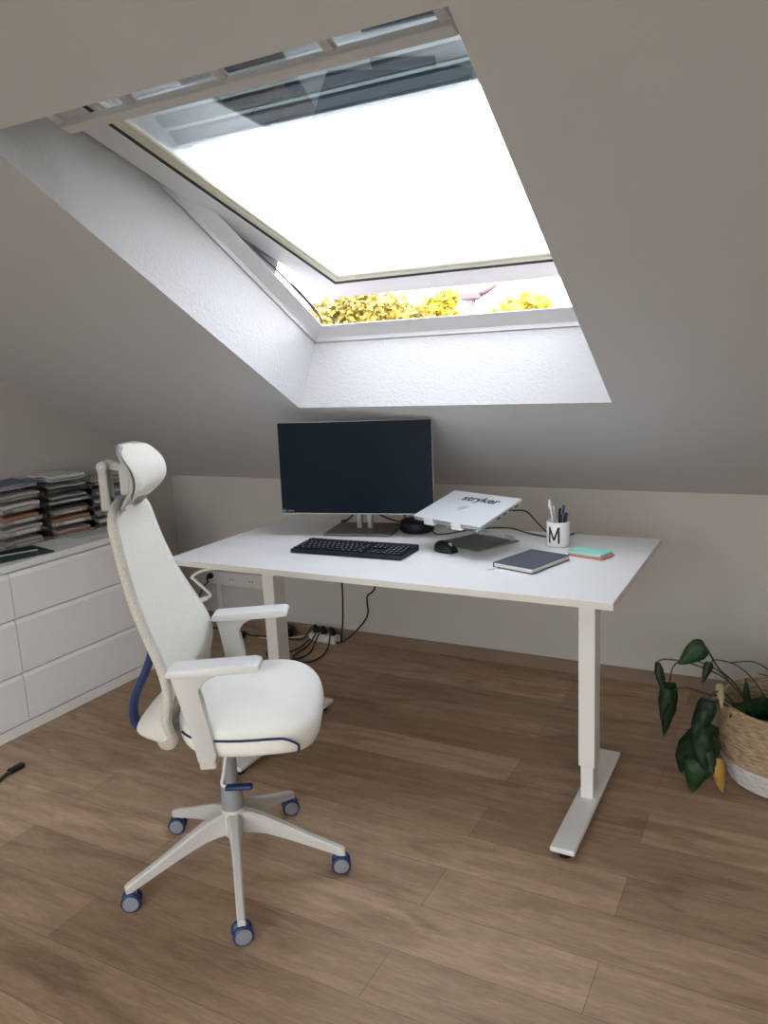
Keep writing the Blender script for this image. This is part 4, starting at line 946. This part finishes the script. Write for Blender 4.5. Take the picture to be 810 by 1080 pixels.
def papers(loc, rz, mats, label, out=0.0, th=0.018, droop=0.0):
    """a loose pile of sheets lying in a tray; several sheets of slightly different tone"""
    t = thing('paper_pile', label, 'papers', loc, rz, 'papers in the letter trays')
    z = 0.0
    for i, mk in enumerate(mats):
        h_ = th/len(mats)*random.uniform(0.7, 1.2)
        bm = newbm(); sh_ = random.uniform(-0.008, 0.004); wy = TW/2-0.012-random.uniform(0, 0.02)
        n_ = 10; x0 = -TD+0.012
        rows = []
        for k in range(n_+1):
            x = x0 + (out - 0.006 + sh_ - x0)*k/n_; zz = z - droop*max(0, k/n_-0.6)**2 + 0.003*math.sin(k*0.9+i)*(1 if i else 0)
            rows.append([Vector((x, -wy, zz)), Vector((x, -wy*0.3, zz+0.002*(i > 0))), Vector((x, wy*0.4, zz+0.003*math.sin(i*2.1)*(i > 0))), Vector((x, wy, zz))])
        sheet(bm, [[p + Vector((0, 0, h_)) for p in r_] for r_ in rows], rows)
        obj('sheet_bundle', bm, M[mk], t); z += h_ + 0.0032
    return t
def stack(loc, rz, n, names, contents, topping):
    x, y, z = loc
    for k in range(n):
        place_tray((x, y, z+k*TH_), rz, names[k])
        mats, lab, out = contents[k]
        papers((x, y, z+k*TH_+0.0028), rz, mats, lab, out, 0.026)
    mats, lab, out = topping
    papers((x, y, z+n*TH_+0.0004), rz, mats, lab, out, 0.020)
# first stack: corner near the frame's left edge
ordn = ['bottom', 'second lowest', 'middle', 'second highest', 'topmost']
stack((-2.915, 2.425, DT+0.0005), math.radians(-6), 5, ['clear letter tray, %s of the stack nearest the phone' % s for s in ordn],
      [(['pg', 'po', 'pt'], 'brown and grey papers in the bottom tray of the front stack', 0.004), (['pw', 'po'], 'orange-brown papers in the second tray of the front stack', -0.004),
       (['pw', 'pt', 'pk'], 'papers with a brown cover in the middle tray of the front stack', -0.004), (['pw', 'pk', 'pg'], 'white sheets under dark ones in the fourth tray of the front stack', -0.002),
       (['pk', 'pk', 'pg'], 'dark folders in the topmost tray of the front stack', -0.01)],
      (['pl', 'pl', 'pw'], 'bluish papers heaped on top of the front tray stack', -0.004))
stack((-2.915, 2.665, DT+0.0005), math.radians(-4), 4, ['clear letter tray, %s of the stack behind the chair headrest' % s for s in ('bottom', 'second', 'third', 'topmost')],
      [(['pk', 'pw'], 'black folder in the bottom tray behind the headrest', -0.004), (['pw', 'pt'], 'beige papers in the second tray behind the headrest', -0.004),
       (['pb', 'pl'], 'dark blue folder in the third tray behind the headrest', 0.0), (['pl', 'pb'], 'blue papers in the topmost tray behind the headrest', -0.004)],
      (['pt', 'po', 'pg'], 'tan papers heaped on the tray stack behind the headrest', -0.006))
stack((-2.935, 2.188, DT+0.0005), 0.0, 5, ['clear letter tray, %s of the stack at the left picture edge' % s for s in ordn],
      [(['pg', 'pt'], 'grey papers in the bottom tray at the left picture edge', -0.01), (['pw', 'pg'], 'white papers in the second tray at the left picture edge', -0.01),
       (['pw', 'po'], 'papers with an orange cover in the middle tray at the left picture edge', -0.01), (['pg', 'pw'], 'pale papers in the fourth tray at the left picture edge', -0.01),
       (['pt', 'pg'], 'beige papers in the topmost tray at the left picture edge', -0.01)],
      (['pl', 'pg', 'pb'], 'bluish papers on top of the trays at the left picture edge', -0.006))
# loose white sheets lying in front of the stack
bm = newbm(); box(bm, -0.05, 0.05, -0.105, 0.105, 0.0, 0.004, 0.001)
o_ = obj('paper_sheets', bm, M['pw']); o_.location = (-2.835, 2.445, DT+0.001); o_.rotation_euler = (0, 0, math.radians(-5)); tag(o_, 'white sheets on the dresser sticking out under the front tray stack', 'papers')
# desk pad and phone
bm = newbm(); box(bm, -0.10, 0.10, -0.125, 0.125, 0.0, 0.006, 0.003, 2)
o_ = obj('desk_pad', bm, M['pad']); o_.location = (-2.835, 2.04, DT+0.001); o_.rotation_euler = (0, 0, math.radians(-14)); tag(o_, 'dark green pad on the dresser under the phone', 'desk pad')
ph = thing('phone', 'black smartphone with a silver edge on the green pad', 'phone', (-2.835, 2.055, DT+0.0085), math.radians(-24))
bm = newbm(); box(bm, -0.036, 0.036, -0.073, 0.073, 0.0, 0.0075, 0.003, 3); obj('body', bm, M['phone_body'], ph)
bm = newbm(); box(bm, -0.0335, 0.0335, -0.0705, 0.0705, 0.0072, 0.0082, 0.0003, 1); obj('screen', bm, M['screen'], ph)

# black cable end on the floor at the left
t = thing('cable_end', 'black cable end with a thick plug on the floor at left', 'cable', (-2.473, 1.700, 0))
bm = newbm(); tube(bm, smooth_path([(0.03, -0.30, 0.005), (0.02, -0.22, 0.005), (0.022, -0.14, 0.006), (0.008, -0.085, 0.009), (0.004, -0.06, 0.009)], 4), [0.004]*9+[0.007]*4+[0.008]*4, 8, scale=(0.6, 1.3)); obj('cord', bm, M['cable'], t, smooth=True)
bm = newbm(); box(bm, -0.012, 0.012, -0.062, 0.0, 0.001, 0.018, 0.005, 3); obj('plug_body', bm, M['black'], t)

# ================================================================== PLANT IN BASKET
bk = thing('basket_planter', 'seagrass basket with a white base holding a trailing plant', 'basket', (0.0, 2.665, 0))
bm = newbm(); pr = [(0, 0.002), (0.150, 0.002), (0.166, 0.008)]
for i in range(7): pr += [(0.170+0.004*i+0.0035, 0.013+0.0105*i), (0.170+0.004*i, 0.018+0.0105*i)]
lathe(bm, pr + [(0.19, 0.088), (0.16, 0.088), (0, 0.05)], 64); smooth_angle(obj('lower_band', bm, M['white_weave'], bk, label='white painted lower band'), 60)
bm = newbm(); pr = [(0.185, 0.088)]
for i in range(17):
    z = 0.090+0.0105*i; rr_ = 0.197 + 0.010*math.sin((z-0.09)/0.18*PI) + 0.0*(i)
    pr += [(rr_+0.003, z+0.003), (rr_, z+0.0105)]
pr += [(0.199, 0.272), (0.190, 0.272), (0.187, 0.262), (0.187, 0.10)]
lathe(bm, pr, 64); smooth_angle(obj('woven_body', bm, M['seagrass'], bk), 60)
bm = newbm(); lathe(bm, [(0.186, 0.20), (0.13, 0.215), (0.07, 0.222), (0, 0.22)], 40)
for v in bm.verts: v.co.z += random.uniform(-0.006, 0.006)
obj('soil', bm, M['soil'], bk, smooth=True)
plant = thing('trailing_plant', 'dark green trailing houseplant drooping over the basket rim', 'houseplant', (0.0, 2.665, 0.0))
PO = Vector((0.0, 2.665, 0.0))
def leaf(pts, wid, m, face=(0, -1, 0), fold=0.35, nm='leaf', shape=None):
    """pts: world points base..tip along the midrib; wid: half width; face: direction the blade looks"""
    P_ = smooth_path([Vector(p) - PO for p in pts], 4); n_ = len(P_)-1
    F_ = Vector(face).normalized(); bm = newbm(); rows = []
    for i, p in enumerate(P_):
        s_ = i/n_; d = (P_[min(i+1, n_)] - P_[max(i-1, 0)]).normalized()
        side = d.cross(F_).normalized(); nn = side.cross(d).normalized()
        w_ = wid*(math.sin(PI*min(1, (s_*0.92+0.08))**0.62))**0.8 if shape is None else wid*shape(s_)
        row = []
        for k in (-1, -0.55, 0, 0.55, 1):
            row.append(p + side*w_*k*(1-0.25*fold*abs(k)) + nn*(-fold*w_*abs(k)**1.3 + 0.16*w_*math.sin(s_*11+k*3.1+len(plant.children)) + 0.10*w_*math.sin(s_*23+k*5)))
        rows.append(row)
    sheet(bm, rows, [[q - F_*0.0012 for q in r_] for r_ in rows])
    return obj(nm, bm, m, plant, smooth=True)
def stem(pts, r=0.003):
    bm = newbm(); tube(bm, smooth_path([Vector(p)-PO for p in pts], 6), r, 7); return obj('stem', bm, M['stem'], plant, smooth=True)
Yp = 2.52
# upright leaf high on the left, and its stem
leaf([(-0.238, Yp, 0.474), (-0.262, Yp-0.01, 0.462), (-0.290, Yp-0.015, 0.435), (-0.318, Yp-0.02, 0.412)], 0.036, M['leaf2'], (0.25, -1, 0.35), 0.25)
stem([(-0.238, Yp, 0.474), (-0.20, 2.54, 0.40), (-0.15, 2.57, 0.34), (-0.09, 2.62, 0.225)], 0.0032)
leaf([(-0.226, Yp, 0.424), (-0.232, Yp-0.005, 0.395), (-0.246, Yp-0.01, 0.352)], 0.017, M['leaf'], (0.2, -1, 0.1), 0.5)
stem([(-0.226, Yp, 0.424), (-0.205, 2.53, 0.432), (-0.15, 2.56, 0.41), (-0.10, 2.60, 0.35), (-0.04, 2.66, 0.23)], 0.0022)
# drooping leaves at the far left
leaf([(-0.388, Yp, 0.400), (-0.382, Yp-0.01, 0.355), (-0.366, Yp-0.012, 0.310), (-0.352, Yp-0.01, 0.27)], 0.020, M['leaf'], (-0.5, -1, 0.1), 0.9)
leaf([(-0.345, Yp+0.01, 0.335), (-0.342, Yp-0.01, 0.28), (-0.346, Yp-0.012, 0.22), (-0.356, Yp-0.012, 0.15)], 0.034, M['leaf'], (0.3, -1, 0.1), 0.5)
leaf([(-0.350, Yp-0.01, 0.325), (-0.362, Yp-0.02, 0.27), (-0.366, Yp-0.022, 0.215)], 0.026, M['leaf'], (-0.3, -1, 0.0), 0.6)
stem([(-0.388, Yp, 0.400), (-0.36, 2.53, 0.412), (-0.29, 2.55, 0.402), (-0.20, 2.58, 0.362), (-0.13, 2.61, 0.29), (-0.08, 2.64, 0.225)], 0.0024)
stem([(-0.345, Yp+0.01, 0.335), (-0.335, 2.525, 0.39), (-0.305, 2.53, 0.418), (-0.26, 2.54, 0.415), (-0.19, 2.57, 0.37), (-0.10, 2.62, 0.24)], 0.0024)
stem([(-0.33, Yp, 0.315), (-0.29, 2.53, 0.325), (-0.23, 2.55, 0.305), (-0.19, 2.57, 0.29), (-0.12, 2.61, 0.22)], 0.0024)
# bunch hanging outside the basket
leaf([(-0.225, Yp-0.02, 0.310), (-0.235, Yp-0.04, 0.27), (-0.252, Yp-0.05, 0.225), (-0.262, Yp-0.05, 0.175)], 0.036, M['leaf'], (-0.1, -1, 0.3), 0.5)
leaf([(-0.215, Yp-0.03, 0.235), (-0.228, Yp-0.06, 0.19), (-0.226, Yp-0.07, 0.13), (-0.215, Yp-0.07, 0.07)], 0.048, M['leaf'], (0.2, -1, 0.3), 0.5)
leaf([(-0.245, Yp-0.03, 0.205), (-0.275, Yp-0.05, 0.16), (-0.300, Yp-0.05, 0.10), (-0.295, Yp-0.05, 0.055)], 0.040, M['leaf'], (-0.4, -1, 0.2), 0.4)
leaf([(-0.225, Yp-0.03, 0.155), (-0.240, Yp-0.07, 0.11), (-0.252, Yp-0.08, 0.06), (-0.258, Yp-0.08, 0.012)], 0.052, M['leaf2'], (0.1, -1, 0.4), 0.35)
leaf([(-0.205, Yp-0.03, 0.20), (-0.205, Yp-0.06, 0.14), (-0.200, Yp-0.07, 0.08)], 0.034, M['leaf2'], (0.4, -1, 0.2), 0.5)
leaf([(-0.185, Yp-0.05, 0.13), (-0.182, Yp-0.06, 0.09), (-0.176, Yp-0.06, 0.05), (-0.170, Yp-0.05, 0.012)], 0.022, M['leaf_yellow'], (0.3, -1, 0.2), 0.4)
leaf([(-0.197, Yp+0.02, 0.35), (-0.190, Yp+0.01, 0.315), (-0.186, Yp+0.01, 0.265)], 0.015, M['leaf_dry'], (0.3, -1, 0.2), 0.5)
stem([(-0.225, Yp-0.02, 0.310), (-0.205, 2.53, 0.325), (-0.18, 2.55, 0.315), (-0.13, 2.60, 0.23)], 0.0026)
stem([(-0.215, Yp-0.03, 0.235), (-0.21, 2.51, 0.29), (-0.19, 2.54, 0.292), (-0.14, 2.60, 0.225)], 0.0026)
stem([(-0.245, Yp-0.03, 0.205), (-0.235, 2.50, 0.25), (-0.20, 2.53, 0.29), (-0.12, 2.60, 0.225)], 0.0022)
# leaves inside and above the basket
for (p, m_, w_) in (([(-0.09, 2.56, 0.24), (-0.11, 2.54, 0.29), (-0.118, 2.53, 0.345), (-0.122, 2.53, 0.385)], 'leaf', 0.014), ([(-0.07, 2.57, 0.24), (-0.075, 2.55, 0.29), (-0.07, 2.54, 0.34)], 'leaf', 0.022), ([(-0.05, 2.58, 0.235), (-0.045, 2.55, 0.285), (-0.03, 2.53, 0.335)], 'leaf', 0.02),
                    ([(-0.06, 2.60, 0.23), (-0.10, 2.57, 0.26), (-0.14, 2.55, 0.262), (-0.165, 2.53, 0.245)], 'leaf2', 0.022), ([(0.02, 2.60, 0.23), (0.03, 2.55, 0.25), (0.035, 2.50, 0.24)], 'leaf', 0.024), ([(-0.02, 2.60, 0.23), (-0.03, 2.56, 0.25), (-0.04, 2.52, 0.235)], 'leaf', 0.02),
                    ([(0.05, 2.66, 0.23), (0.09, 2.63, 0.30), (0.13, 2.60, 0.34), (0.17, 2.58, 0.35)], 'leaf2', 0.034), ([(0.03, 2.70, 0.23), (0.06, 2.72, 0.33), (0.10, 2.74, 0.40)], 'leaf', 0.036)):
    leaf(p, w_, M[m_], (0.1, -1, 0.5), 0.4)
stem([(-0.05, 2.62, 0.225), (-0.01, 2.60, 0.33), (0.03, 2.58, 0.41), (0.06, 2.57, 0.46)], 0.0024)
stem([(-0.17, 2.55, 0.42), (-0.10, 2.57, 0.425), (-0.04, 2.58, 0.38), (0.0, 2.60, 0.29), (0.0, 2.62, 0.225)], 0.0022)
stem([(-0.09, 2.58, 0.385), (-0.04, 2.58, 0.375), (0.0, 2.58, 0.33), (0.02, 2.61, 0.225)], 0.002)
